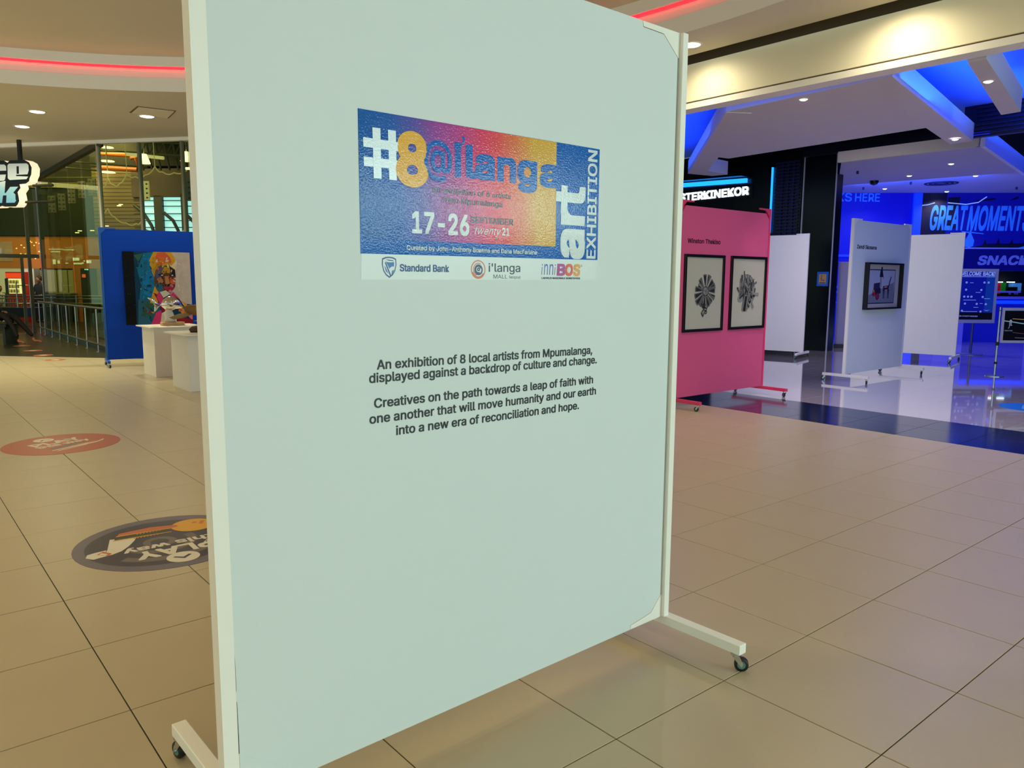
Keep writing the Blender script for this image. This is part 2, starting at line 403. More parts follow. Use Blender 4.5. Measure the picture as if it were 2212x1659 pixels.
# ================================================================== rolling display boards
def caster_mesh():
    m = MB()
    m.box((-.02,-.02,-.006),(.02,.02,0), 0)                                    # top plate
    m.lathe([(.0001,-.006),(.014,-.006),(.014,-.014),(.0001,-.014)], 12, mi=0)
    for s in (-1, 1):                                                          # fork cheeks
        m.add([(s*.016,-.014,-.012),(s*.016,.014,-.012),(s*.016,.030,-.044),(s*.016,.018,-.052),(s*.0135,-.014,-.012),(s*.0135,.014,-.012),(s*.0135,.030,-.044),(s*.0135,.018,-.052)],
              [(0,1,2,3),(7,6,5,4),(0,4,5,1),(1,5,6,2),(2,6,7,3),(3,7,4,0)], 0)
    m.lathe([(.0001,-.0125),(.0245,-.0125),(.0275,-.009),(.0275,.009),(.0245,.0125),(.0001,.0125)], 20, (0,.022,-.0475), 'x', 1)
    for s in (-1, 1): m.lathe([(.0001,s*.0131),(.016,s*.0131),(.016,s*.0125)], 14, (0,.022,-.0475), 'x', 2)
    m.tube([(-.02,.022,-.0475),(.02,.022,-.0475)], .005, 8, 0)
    return m
caster_me = caster_mesh().mesh('caster', [chrome, black_rub, mat('wheel_hub', (96,150,146), .35, metal=.5)])
for p in caster_me.polygons: p.use_smooth = len(p.vertices) == 4 and p.material_index == 1
CAST_H = .075
def add_legs(root, m, xs, y0, y1, seeds=(0,1,2,3), z0=.075, z1=.115, wd=.045):
    i = 0
    for x in xs:
        lg = MB().box((x-wd/2,y0,z0),(x+wd/2,y1,z1)).build('leg', m, root, bevel=.003)
        for y in (y0+.03, y1-.03):
            c = bpy.data.objects.new('caster', caster_me); col.objects.link(c); c.parent = lg
            c.location = (x, y, z0); c.rotation_euler = (0,0,R(seeds[i % len(seeds)])); i += 1
def display_panel(label, loc, rz, m, board_m=None, W=1.87, top=2.44, drop=0., legs=(-.37,.46), seeds=(20,200,40,160), group=None, z0=.115):
    r = thing('display_board', label, 'display board', (loc[0],loc[1],0), rz, group)
    bm_ = board_m or m
    MB().box((0,0,z0),(.036,.045,top)).build('stile', m, r, bevel=.002)
    MB().box((W-.036,0,z0),(W,.045,top)).build('stile', m, r, bevel=.002)
    MB().plate([(.04,z0),(W-.04,z0),(W-.04,top-.10-drop),(W-.115,top-.022-drop),(.115,top-.022-drop),(.04,top-.10-drop)], .004, .022).build('board', bm_, r)
    MB().box((.036,.024,z0),(W-.036,.044,top-.03-drop)).build('backing_board', m, r)
    for s in (0, 1):
        f = lambda x: x if s == 0 else W-x
        MB().plate([(f(.036),top),(f(.26),top),(f(.255),top-.018),(f(.118),top-.02),(f(.036),top-.10)], .001, .02).build('gusset_plate', m, r)
    add_legs(r, m, (.02, W-.02), legs[0], legs[1], seeds)
    return r

# ---- the big white board in the foreground
main = thing('display_board', 'large white board in the foreground carrying the colourful poster and the black text', 'display board', (-1.1735,.3188,0), 1.34)
MB().box((0,0,.113),(.0400,.045,2.443)).build('stile', white_metal, main)
MB().box((1.836,-.016,.113),(1.868,.030,2.4435)).build('stile', white_metal, main, bevel=.0025)
MB().plate([(.0401,.113),(1.6395,.113),(1.6395,.131),(1.7675,.1485),(1.8285,.2095),(1.8255,2.351),(1.7375,2.4195),(1.6195,2.4215),(1.6135,2.443),(.0401,2.443)], 0, .016).build('board', white_paint, main)
MB().box((.03,.028,.125),(1.84,.044,2.435)).build('backing_board', dark_gap, main)  # dark sheet added so the gaps around the board look shaded
MB().plate([(1.6165,2.443),(1.6222,2.4242),(1.7387,2.4222),(1.8283,2.3523),(1.8345,2.352),(1.8345,2.443)], 0, .012).build('gusset_plate', white_metal, main)
MB().plate([(1.6420,.113),(1.6420,.1290),(1.7690,.1465),(1.8312,.2085),(1.8345,.2085),(1.8345,.113)], 0, .012).build('gusset_plate', white_metal, main)
MB().plate([(.0412,.117),(.20,.135),(.0412,.252)], -.0012, .0).build('gusset_plate', white_paint, main)
crack = MB().flat([(.0395,.252),(.0413,.252),(.0416,.30),(.0410,.37),(.0407,.40),(.0397,.40),(.0399,.33)], -.0006).flat([(.0397,.43),(.0405,.43),(.0404,.50),(.0398,.537)], -.0006)
tag(crack.build('seam_gap', dark_gap, main), 'dark open seam at the lower left edge')
add_legs(main, white_metal, (.0385, 1.8705), -.372, .499, (150,10,215,170))
# paragraph lettering in black vinyl
ink = mat('black_vinyl', (14,18,20), .45)
TXT = [('An exhibition of 8 local artists from Mpumalanga,', (.484,1.2533), (1.3826,1.2475), .0262),
       ('displayed against a backdrop of culture and change.', (.4577,1.2163), (1.4072,1.2107), .0262),
       ('Creatives on the path towards a leap of faith with', (.4726,1.1425), (1.3898,1.1386), .0262),
       ('one another that will move humanity and our earth', (.4563,1.098), (1.4065,1.0961), .0262),
       ('into a new era of reconciliation and hope.', (.5454,1.0541), (1.3184,1.0509), .0262)]
for t, a, b, c in TXT:
    put_text(MB(), t, a, b, c*1.04, -.0009, bold=.013).build('lettering', ink, main)

# ---- the poster stuck on it
bumpy = dict(bump=.55, bscale=210.)
def poster_mat(name, rgb): return mat(name, rgb, .09, spec=.14, bump=.22, bscale=190.)
P = thing('exhibition_poster', 'colourful wide exhibition poster with a big hash and 8 on the white board', 'poster', (-1.1735,.3188,0), 1.34)
def poster_gradient():
    up = lambda c: tuple(min(.92, v*1.15) for v in lin(c)[:3])+(1,)
    m = poster_mat('poster_gradient', (200,120,90)); nt = m.node_tree; b = nt.nodes['Principled BSDF']
    tc = nt.nodes.new('ShaderNodeTexCoord'); sp = nt.nodes.new('ShaderNodeSeparateXYZ'); mr = nt.nodes.new('ShaderNodeMapRange')
    mr.inputs[1].default_value = .438; mr.inputs[2].default_value = 1.19
    # the colour bands lean a little, as printed
    ad = nt.nodes.new('ShaderNodeMath'); ad.operation = 'MULTIPLY_ADD'; ad.inputs[1].default_value = .10
    zz = nt.nodes.new('ShaderNodeMath'); zz.operation = 'SUBTRACT'; zz.inputs[1].default_value = 1.78
    rp = nt.nodes.new('ShaderNodeValToRGB'); e = rp.color_ramp.elements
    stops = [(0,(0,84,158)),(.16,(28,84,165)),(.27,(86,76,156)),(.36,(140,64,146)),(.47,(172,62,132)),(.60,(206,60,92)),(.68,(212,72,74)),(.79,(208,116,66)),(.88,(204,156,52)),(1,(206,160,58))]
    e[0].position, e[0].color = stops[0][0], up(stops[0][1]); e[1].position, e[1].color = 1, up(stops[-1][1])
    for p, c in stops[1:-1]: n = e.new(p); n.color = up(c)
    nt.links.new(tc.outputs['Object'], sp.inputs[0]); nt.links.new(sp.outputs['Z'], zz.inputs[0]); nt.links.new(zz.outputs[0], ad.inputs[0])
    nt.links.new(sp.outputs['X'], ad.inputs[2]); nt.links.new(ad.outputs[0], mr.inputs[0]); nt.links.new(mr.outputs[0], rp.inputs[0])
    nt.links.new(rp.outputs[0], b.inputs['Base Color']); return m
p_white = poster_mat('poster_white', (216,226,226)); p_blue = poster_mat('poster_blue', (0,94,182)); p_gold = poster_mat('poster_gold', (234,176,62))
p_black = mat('poster_black', (22,30,34), .3, spec=.8, bump=.5, bscale=190.)
flat_white = mat('poster_footer', (216,225,222), .35)
B0 = 1.5806                                                      # lower edge of the coloured area
MB().plate([(.438,1.5085),(1.392,1.5115),(1.40,B0),(.4405,B0)], -.0006, 0).build('footer_strip', flat_white, P)
MB().plate([(.438,B0),(1.4,B0+.002),(1.4004,1.9668),(.438,1.9688)], -.0008, 0).build('blue_ground', p_blue, P)
MB().flat([(.441,1.6222),(1.19,1.6237),(1.1888,1.9663),(.438,1.9686)], -.0011).build('colour_field', poster_gradient(), P)
p_tape = mat('poster_tape', (206,218,222), .25, spec=.6, bump=.15, bscale=190.)
hb = MB(); y = -.0017
hb.flat([(.5319,1.9243),(.5575,1.9243),(.5588,1.7882),(.5340,1.7882)], y)
hb.flat([(.4518,1.8948),(.5881,1.8939),(.5886,1.8691),(.4525,1.8694)], y-.0003)
hb.flat([(.4527,1.8436),(.5878,1.8435),(.5885,1.8200),(.4533,1.8184)], y-.0001)
hb.flat([(.4816,1.9243),(.5069,1.9247),(.5080,1.8300),(.5085,1.7886),(.4831,1.7880)], y-.0005)
LT('8', (.556,1.7855), (.668,1.7855), .145, p_gold, P, bold=.040, ref='8', soft=True); hb.build('hash_sign', p_tape, P)
lb = poster_mat('poster_letter_blue', (6,98,186))
LT('@', (.6525,1.8240), (.7528,1.8240), .0945, lb, P, bold=.016, soft=True)
LT('i', (.7628,1.8215), (.7893,1.8215), .0945, lb, P, bold=.030, ref='l')
MB().flat([(.792,1.938),(.8035,1.938),(.802,1.922),(.794,1.9125),(.790,1.916),(.7955,1.926)], -.0014).build('apostrophe', lb, P)
LT('lang', (.8055,1.8225), (1.1009,1.8230), .0935, lb, P, bold=.030, ref='l')
LT('a', (1.1135,1.8215), (1.205,1.8215), .0700, lb, P, bold=.030, ref='a')
MB().flat([(1.186,1.832),(1.226,1.823),(1.226,1.836),(1.190,1.848)], -.00125).build('stroke_end', lb, P)
LT('an exhibition of 8 artists', (.682,1.7667), (.9871,1.7673), .0150, p_black, P, bold=.016, shear=.1)
LT('from Mpumalanga', (.7194,1.7393), (.9516,1.7393), .0165, p_black, P, bold=.016, shear=.1)
LT('SEPTEMBER', (.8234,1.685), (.998,1.6856), .0188, p_black, P, bold=.018)
LT('17-26', (.6088,1.6463), (.8185,1.6467), .0605, p_white, P, bold=.024, ref='1')
q = put_text(MB(), 'twenty', (.840,1.6505), (.9487,1.6515), .0215, -.0014, bold=.0, shear=.4, ref='t')
q.tube([(.934,-.0014,1.652),(.929,-.0014,1.636),(.924,-.0014,1.6315),(.922,-.0014,1.6375),(.932,-.0014,1.644),(.97,-.0014,1.645)], .0009, 4)
q.tube([(.836,-.0014,1.6665),(.866,-.0014,1.670)], .0009, 4); q.tube([(.894,-.0014,1.670),(.948,-.0014,1.6675)], .0009, 4)
o = q.build('script_lettering', p_white, P)
LT('21', (.9511,1.652), (.982,1.6515), .0235, p_white, P, bold=.025, ref='1')
LT('Curated by John-Anthony Boerma and Dana MacFarlane', (.5889,1.5953), (1.1044,1.595), .0132, p_white, P, bold=.016)
LT('EXHIBITION', (1.3868,1.5865), (1.3868,1.9600), .0455, p_white, P, bold=.018)
LT('art', (1.3225,1.5835), (1.3225,1.8320), .134, p_white, P, bold=.030, ref='t')
# footer marks: shield, bank name, swirl, mall name, festival name
sb = mat('footer_blue', (20,66,130), .4); sb2 = mat('footer_mid_blue', (24,104,176), .4); ch = mat('footer_charcoal', (34,46,66), .4)
sh = lambda k, cx=.5298, cz=1.5455: [(cx+k*a, cz+k*b) for a, b in [(-.0235,.023),(-.012,.0275),(0,.0285),(.012,.0275),(.0235,.023),(.0245,.006),(.020,-.012),(.0115,-.024),(0,-.0318),(-.0115,-.024),(-.020,-.012),(-.0245,.006)]]
q = MB(); q.flat(sh(1.0), -.0008, 0); q.flat(sh(.86), -.0010, 1)
q.flat([(.5165,1.5640),(.5210,1.5590),(.5330,1.5580),(.5460,1.5590),(.5460,1.5460),(.5400,1.5470),(.5340,1.5440),(.5300,1.5400)], -.0012, 2)
q.flat([(.5180,1.5665),(.5430,1.5640),(.5450,1.5615),(.5280,1.5625)], -.0012, 0)
q.flat([(.5150,1.5570),(.5185,1.5590),(.5360,1.5200),(.5330,1.5165)], -.0013, 0)
q.flat([(.5135,1.5480),(.5170,1.5450),(.5270,1.5250),(.5180,1.5330)], -.0012, 2)
q.flat([(.5390,1.5340),(.5470,1.5380),(.5400,1.5250),(.5365,1.5225)], -.0012, 2)
q.build('shield_mark', [sb, flat_white, sb2], P)
put_text(MB(), 'Standard Bank', (.5653,1.5336), (.7414,1.5334), .0203, -.0009, bold=.02).build('lettering', sb, P)
q = MB(); c = (.8549,1.5420)
ring(q, c, .0255, .0292, -.0008, 32, 0); ring(q, c, .0215, .0262, -.0009, 32, 0, 200, 330); ring(q, c, .0180, .0206, -.0009, 28, 0, 60, 250)
ring(q, (c[0]+.001,c[1]-.001), .0115, .0170, -.0010, 28, 1); ring(q, c, .0085, .0125, -.0011, 24, 2, 20, 300); ring(q, (c[0]+.001,c[1]+.0005), .0022, .0060, -.0012, 20, 2)
q.build('swirl_mark', [mat('footer_orange', (214,108,52), .4), mat('footer_violet', (70,66,120), .4), ch], P)
LT("i'langa", (.897,1.5357), (1.0303,1.5362), .0262, ch, P, y=-.0009, ref='l', bold=.004)
LT('MALL', (.9164,1.5146), (.9755,1.5146), .0122, ch, P, y=-.0009); LT('Nelspruit', (.983,1.5146), (1.0321,1.5142), .0095, ch, P, y=-.0009)
LT('LAEVELD NASIONALE KUNSTEFEES', (1.1268,1.5144), (1.3119,1.5143), .0058, ch, P, y=-.0009, bold=.03)
q = MB(); put_text(q, 'R', (1.3175,1.5590), (1.3205,1.5590), .0035, -.0009); ring(q, (1.319,1.5607), .0034, .0040, -.0009, 16); q.build('registered_mark', ch, P)
cols = [('i',(1.1262,1.1318),(20,96,176)),('n',(1.1375,1.1560),(24,88,170)),('n',(1.1620,1.1815),(66,74,160)),('i',(1.1865,1.1925),(130,66,150))]
for t, (a, b), rgb in cols:
    put_text(MB(), t, (a,1.528), (b,1.528), .036 if t == 'i' else .048, -.0009, bold=.0, shear=.12, ref='i' if t == 'i' else 'h').build('lettering', mat('festival_'+str(rgb[0]), rgb, .4), P)
for t, a, b, rgb in [('B',1.1975,1.2375,(176,52,140)),('O',1.2375,1.2760,(224,92,56)),('S',1.2775,1.3125,(226,160,44))]:
    put_text(MB(), t, (a,1.5275), (b,1.5275), .0385, -.0009, bold=.035, shear=.06).build('lettering', mat('festival_cap_'+t.lower(), rgb, .4), P)
q = MB()
for x in (1.209,1.2275,1.2585,1.2880,1.3020): q.flat([(x,1.5665),(x+.0022,1.5665),(x-.004,1.5265),(x-.0062,1.5265)], -.0012)
q.build('stencil_cut', flat_white, P)

# ---- the pink board with two framed drawings
pink = mat('pink_paint', (216,88,130), .5, spec=.2, noise=.02, nscale=1.5); pink_m = mat('pink_steel', (226,58,104), .4, noise=.02)
pk = display_panel('pink board with a name and two framed drawings behind the big white board', (5.53,4.18), 0, pink_m, pink, W=1.88, top=2.444, drop=.040, seeds=(15,190,330,160))
put_text(MB(), 'Winston Thekiso', (.157,1.9535), (.800,1.9575), .052, .003, bold=.02).build('lettering', mat('dark_maroon_ink', (40,12,18), .5), pk)
blackwood = mat('black_frame_wood', (12,11,12), .35, noise=.1)
paper = mat('drawing_paper', (200,194,172), .7, noise=.01); pane_m = glass_mat('picture_glass', (.97,.97,.97))
ink_d = mat('drawing_ink', (28,28,28), .7); ink_g = mat('drawing_grey', (104,102,98), .7, noise=.35, nscale=60); ink_l = mat('drawing_light_grey', (150,147,138), .7, noise=.2, nscale=60)
def framed(label, x, y, z, W, H, t, dep, rz=0, cat='picture', group=None, mat_=None):
    r = thing('framed_picture', label, cat, (x,y,z), rz, group)
    fr = [((0,0),(W,t)),((0,H-t),(W,H)),((0,t),(t,H-t)),((W-t,t),(W,H-t))]
    m = MB()
    for (a,b),(c_,d) in fr: m.box((a,-dep,b),(c_,0,d))
    m.build('frame', blackwood, r, bevel=.0015)
    MB().box((t*.6,-.008,t*.6),(W-t*.6,-.001,H-t*.6)).build('sheet', mat_ or paper, r)
    MB().box((t*.8,-dep*.72-.003,t*.8),(W-t*.8,-dep*.72,H-t*.8)).build('glass', pane_m, r)
    return r
f1 = framed('black framed drawing of a spoked wheel form, left of two on the pink board', 5.632, 4.184, .898, .785, .925, .034, .026)
f2 = framed('black framed drawing of a feathered form, right of two on the pink board', 6.556, 4.184, .898, .785, .925, .034, .026)
def kite(q, c, ang, l0, l1, w0, w1, y, mi):
    a = R(ang); d = (math.cos(a), math.sin(a)); n = (-d[1], d[0])
    P_ = lambda l, w_: (c[0]+d[0]*l+n[0]*w_, c[1]+d[1]*l+n[1]*w_)
    q.flat([P_(l0,-w0),P_(l1,-w1),P_(l1*1.03,0),P_(l1,w1),P_(l0,w0)], y, mi)
q = MB(); c = (.422,.487); rr = random.Random(3)
for i, (an, l) in enumerate([(95,.20),(68,.205),(40,.19),(20,.20),(2,.19),(-24,.205),(-48,.19),(-70,.20),(-95,.21),(-118,.20),(-140,.225),(-163,.215),(172,.20),(150,.16),(128,.185)]):
    kite(q, c, an, .060, l, .010, .034+.010*rr.random(), -.0085-.0001*i, 1); kite(q, c, an, .075, l*.92, .004, .020, -.0100-.0001*i, rr.choice([0,0,2,1])); kite(q, c, an+5, l*.6, l*.9, .004, .010, -.0115, 0)
ring(q, c, .050, .060, -.012, 24, 0); ring(q, c, 0.001, .05, -.0118, 24, 2)
for an in (75,35,-15,-60,-110,160): kite(q, c, an, .002, .05, .002, .003, -.0125, 0)
for j, (x, z, s) in enumerate([(.40,.31,.036),(.45,.30,.032),(.425,.265,.034),(.40,.245,.028),(.44,.235,.026)]): ring(q, (x,z), s*.55, s, -.012-.0001*j, 10, j % 2)
q.flat([(.385,.17),(.345,.225),(.40,.28),(.435,.245)], -.0128, 0); q.flat([(.385,.195),(.362,.227),(.40,.262),(.418,.24)], -.0131, 2)
q.build('drawing', [ink_d, ink_g, ink_l], f1)
q = MB(); c = (.375,.49)
q.flat([(.20,.60),(.24,.67),(.31,.70),(.40,.70),(.48,.66),(.54,.58),(.56,.48),(.54,.38),(.50,.33),(.44,.33),(.385,.36),(.365,.23),(.305,.215),(.265,.235),(.285,.36),(.24,.335),(.185,.345),(.165,.38),(.20,.46)], -.0083, 2)
for i in range(60):
    x, z = .365+rr.gauss(0,.085), .51+rr.gauss(0,.085)
    if ((x-.37)/.19)**2+((z-.51)/.19)**2 < 1: kite(q, (x,z), rr.uniform(60,130), 0, rr.uniform(.03,.09), .003, rr.uniform(.004,.014), -.0165-.00006*i, rr.choice([0,1,1,2]))
for i in range(46):
    an = rr.uniform(20,210); l = rr.uniform(.05,.20); kite(q, (c[0]+rr.uniform(-.05,.06), c[1]+rr.uniform(-.05,.04)), an, .01, l, .006, rr.uniform(.008,.026), -.0085-.0001*i, rr.choice([0,1,1,2]))
for i in range(26):
    an = rr.uniform(205,380); kite(q, (c[0]+rr.uniform(-.07,.10), c[1]+rr.uniform(-.14,.02)), an, .0, rr.uniform(.05,.16), .006, rr.uniform(.01,.03), -.0132-.0001*i, rr.choice([0,1,1,2]))
for i in range(7): q.flat([(.262+i*.017,.235+rr.uniform(-.02,.01)),(.280+i*.016,.235),(.325+i*.014,.42),(.305+i*.014,.42)], -.016-.0001*i, rr.choice([0,1,2]))
q.build('drawing', [ink_d, ink_g, ink_l], f2)

# ---- white boards in the cinema foyer
w1 = display_panel('plain white board just right of the pink board, in front of the dark column', (12.50,6.51), 103, white_metal, white_paint, W=1.88, legs=(-.37,.42), seeds=(30,250,70,10))
zo = display_panel('white board showing one framed cart picture under a name', (9.545,4.14), 0, white_metal, white_paint, W=1.93, top=2.444, legs=(-.36,.36), seeds=(120,30,300,60))
put_text(MB(), 'Zandi Skosana', (.135,2.0065), (.757,2.0065), .0555, .003, bold=.02).build('lettering', mat('dark_navy_ink', (16,16,40), .5), zo)
mat_board = mat('pale_mount', (204,198,200), .7); cart_bg = mat('cart_picture_ground', (182,190,214), .7, noise=.04, nscale=12)
f3 = framed('deep black framed picture of a man on a donkey cart', 9.965, 4.143, 1.085, 1.18, .72, .026, .070, mat_=mat_board)
q = MB()
q.flat([(.09,.085),(1.02,.085),(1.02,.62),(.09,.62)], -.009, 0); q.flat([(.105,.10),(1.005,.10),(1.005,.605),(.105,.605)], -.0095, 1)
q.flat([(.105,.10),(1.005,.10),(1.005,.23),(.98,.42),(.105,.21)], -.0097, 2)
q.flat([(.30,.27),(.52,.30),(.54,.42),(.31,.40)], -.0101, 3); q.flat([(.27,.21),(.55,.25),(.54,.33),(.29,.30)], -.0102, 0)
ring(q, (.445,.205), .0, .062, -.0105, 18, 3); ring(q, (.445,.205), .0, .045, -.0107, 18, 4); ring(q, (.335,.24), .0, .045, -.0103, 16, 4)
q.flat([(.30,.26),(.34,.27),(.34,.30),(.30,.30)], -.0108, 5)
q.flat([(.50,.34),(.56,.34),(.55,.50),(.51,.50)], -.0104, 6); q.flat([(.48,.50),(.60,.50),(.58,.60),(.545,.62),(.50,.60)], -.0105, 0); ring(q, (.545,.635), 0, .026, -.0106, 12, 0)
q.flat([(.58,.58),(.62,.49),(.64,.44),(.60,.50)], -.0106, 0)
q.flat([(.62,.36),(.80,.37),(.82,.43),(.87,.52),(.89,.50),(.86,.44),(.82,.34),(.80,.30),(.63,.29)], -.0105, 0)
for x in (.62,.655,.77,.80): q.flat([(x,.31),(x+.03,.31),(x+.025,.20),(x+.035,.165),(x+.015,.165),(x+.008,.21)], -.0106, 0)
q.flat([(.66,.355),(.76,.36),(.76,.335),(.66,.33)], -.0109, 7); q.flat([(.68,.305),(.78,.31),(.77,.29),(.69,.285)], -.0109, 7)
q.build('picture', [mat('cart_navy', (22,22,52), .6), cart_bg, mat('cart_road', (128,134,160), .7), mat('cart_box', (40,34,84), .6), mat('cart_red', (176,30,50), .6), mat('cart_yellow', (190,160,50), .6), mat('cart_grey', (140,140,150), .6), mat('cart_salmon', (196,130,120), .6)], f3)
w3 = display_panel('plain white board behind the cart picture board, nearest the snack bar', (14.20,4.33), 101, white_metal, white_paint, W=1.88, legs=(-.42,.42), seeds=(30,250,60,90))

# ---- blue board with the portrait
bluep = mat('royal_blue_paint', (0,64,188), .5, spec=.15, noise=.03, nscale=1.5); bluem = mat('blue_steel', (10,84,178), .4, noise=.02)
bb = display_panel('royal blue board behind the two plinths at the left', (1.26,12.86), -8, bluem, bluep, W=1.88, top=2.33, legs=(-.28,.36), seeds=(200,20,190,45))
# ================================================================== portrait painting on the blue board
pt = thing('portrait_painting', 'large painted portrait of a face under a yellow headwrap on the blue board', 'painting', (1.26+.34*math.cos(R(-8)),12.86+.34*math.sin(R(-8)),.70), -8)
cols_p = dict(night=(8,10,14), deep=(8,56,90), teal=(14,108,150), sky=(20,120,180), gold=(206,150,34), ochre=(178,132,30), coral=(214,92,56), pale=(214,196,160), wall=(196,180,170), skin=(96,58,44), violet=(88,78,108), tan=(176,118,72), ink=(34,26,34), pink=(206,50,110), crim=(140,16,34), rose=(216,120,140), green=(46,92,76), blueg=(40,92,120), cream=(214,198,176), lip=(170,40,60))
order = list(cols_p); pm = [mat('paint_'+k, v, .5, spec=.12, noise=.22, nscale=9, bump=.5, bscale=30) for k, v in cols_p.items()]; ix = {k: i for i, k in enumerate(order)}
MB().box((0,-.038,0),(1.06,0,1.245)).build('canvas', pm[ix['night']], pt)
q = MB(); L = [0]
FACE = [0]; DZ = [0]
def stroke(pts, k):
    if FACE[0]: pts = [(.605+(x-.60)*1.22, .635+(z-.535)*1.0) for x, z in pts]
    L[0] += 1; q.flat([(x*1.06, z*1.245) for x, z in pts], -.0385-.00015*L[0], ix[k])
stroke([(.15,0),(1,0),(1,1),(.16,1)], 'deep'); stroke([(.20,.30),(.24,.55),(.20,.75),(.30,.98),(.46,1),(.50,.6),(.42,.3)], 'teal')
stroke([(.28,.42),(.27,.62),(.34,.75),(.36,.92),(.44,.90),(.46,.70),(.44,.55),(.38,.38)], 'sky'); stroke([(.66,.42),(.60,.7),(.66,1),(1,1),(1,.27),(.80,.30)], 'wall')
stroke([(.16,.95),(.30,.98),(.22,.86)], 'green'); stroke([(.17,.0),(.52,.0),(.50,.30),(.36,.37),(.19,.34)], 'blueg'); stroke([(.22,.12),(.36,.10),(.44,.26),(.30,.33)], 'green')
stroke([(.40,.76),(.38,.88),(.45,1),(.72,1),(.78,.90),(.76,.76),(.70,.66),(.46,.62)], 'gold'); stroke([(.50,.99),(.62,1),(.70,.93),(.72,.86),(.60,.88),(.55,.80),(.48,.90)], 'coral')
stroke([(.56,.80),(.72,.82),(.80,.90),(.79,.78),(.70,.67),(.58,.70)], 'pale'); stroke([(.42,.75),(.52,.86),(.58,.78),(.52,.68),(.45,.66)], 'ochre'); stroke([(.58,.98),(.63,.96),(.64,.86),(.59,.84),(.56,.92)], 'coral')
stroke([(.36,.30),(.44,.52),(.50,.60),(.50,.38),(.46,.24)], 'gold'); stroke([(.42,.44),(.47,.34),(.56,.14),(.62,.2),(.52,.40)], 'crim')
FACE[0] = 1
stroke([(.47,.56),(.455,.46),(.50,.36),(.58,.30),(.66,.33),(.72,.42),(.735,.56),(.73,.66),(.66,.715),(.55,.715),(.49,.65)], 'skin')
stroke([(.48,.60),(.52,.70),(.60,.715),(.58,.58),(.50,.52)], 'violet'); stroke([(.56,.62),(.60,.70),(.68,.69),(.66,.61)], 'ochre'); stroke([(.66,.70),(.73,.65),(.73,.57),(.69,.58)], 'ink')
stroke([(.50,.53),(.56,.56),(.58,.48),(.52,.45)], 'tan'); stroke([(.59,.57),(.635,.57),(.645,.47),(.60,.45)], 'tan'); stroke([(.66,.52),(.72,.54),(.72,.46),(.66,.45)], 'coral')
stroke([(.52,.585),(.56,.60),(.595,.575),(.555,.565)], 'ink'); stroke([(.65,.585),(.70,.60),(.725,.575),(.68,.565)], 'ink'); stroke([(.545,.582),(.57,.588),(.575,.575),(.55,.574)], 'cream'); stroke([(.675,.583),(.695,.588),(.70,.575),(.68,.573)], 'cream')
stroke([(.47,.46),(.54,.48),(.58,.40),(.53,.34),(.49,.38)], 'blueg'); stroke([(.59,.455),(.65,.46),(.66,.435),(.60,.43)], 'ink'); stroke([(.58,.415),(.66,.425),(.70,.40),(.64,.38),(.59,.385)], 'lip'); stroke([(.66,.46),(.70,.44),(.68,.34),(.63,.34)], 'rose')
FACE[0] = 0
stroke([(.46,.38),(.50,.46),(.58,.33),(.53,.24)], 'pink'); stroke([(.62,.36),(.72,.45),(.82,.34),(.76,.22),(.66,.25)], 'pink'); stroke([(.56,.28),(.62,.29),(.58,.19)], 'cream')
stroke([(.76,.24),(.82,.33),(.92,.28),(.96,.12),(.84,.14)], 'gold'); stroke([(.90,.26),(1,.22),(1,.04),(.92,.12)], 'rose'); stroke([(.36,0),(.44,.16),(.52,.20),(.56,.0)], 'pink'); stroke([(.66,0),(.72,.12),(1,.06),(1,0)], 'crim'); stroke([(.5,.0),(.53,.16),(.66,.2),(.68,.0)], 'cream')
def dab(cx, cz, rx, rz, n, ks, s0, s1):
    for i in range(n):
        t, r_ = rr.uniform(0,6.28), math.sqrt(rr.random()); x, z = cx+rx*r_*math.cos(t), cz+rz*r_*math.sin(t); a = rr.uniform(0,3.14); s = rr.uniform(s0,s1)
        stroke([(x+s*k*math.cos(a)-s*m*.45*math.sin(a), z+s*k*math.sin(a)+s*m*.45*math.cos(a)) for k, m in ((-1,-.6),(-.3,-1),(.7,-.8),(1.1,0),(.6,.9),(-.5,1))], rr.choice(ks))
dab(.56,.86,.13,.10,26,['gold','ochre','coral','pale','gold','cream'],.012,.032); dab(.52,.58,.055,.12,14,['violet','blueg','skin','ink'],.010,.022); dab(.67,.56,.05,.11,14,['tan','coral','skin','rose'],.008,.020); dab(.60,.72,.09,.03,8,['skin','ochre','violet'],.010,.02)
dab(.82,.62,.14,.32,22,['wall','cream','wall'],.012,.03); dab(.33,.62,.10,.32,40,['teal','sky','deep','blueg','teal'],.012,.035); dab(.34,.20,.14,.15,26,['blueg','green','teal','deep','crim','ochre'],.012,.03); dab(.84,.22,.10,.10,16,['gold','rose','pink','cream'],.012,.03)
for i in range(46):
    x, z = rr.uniform(.18,.46), rr.uniform(.08,.96); s = rr.uniform(.004,.012)
    stroke([(x,z),(x+s,z+s*.4),(x+s*.7,z+s*1.4),(x-s*.2,z+s)], rr.choice(['sky','teal','cream','deep','blueg','green']))
FACE[0] = 1
stroke([(.515,.588),(.56,.606),(.598,.578),(.555,.563)], 'ink'); stroke([(.648,.585),(.70,.604),(.728,.575),(.68,.563)], 'ink'); stroke([(.545,.584),(.57,.591),(.578,.575),(.55,.573)], 'cream'); stroke([(.675,.584),(.697,.590),(.702,.575),(.68,.572)], 'cream')
stroke([(.60,.57),(.635,.57),(.655,.47),(.625,.455),(.595,.47)], 'tan'); stroke([(.59,.462),(.625,.45),(.66,.462),(.65,.445),(.60,.443)], 'ink'); stroke([(.575,.410),(.60,.428),(.625,.420),(.66,.430),(.705,.402),(.645,.375),(.595,.380)], 'lip'); stroke([(.585,.404),(.695,.404),(.645,.398)], 'ink')
FACE[0] = 0
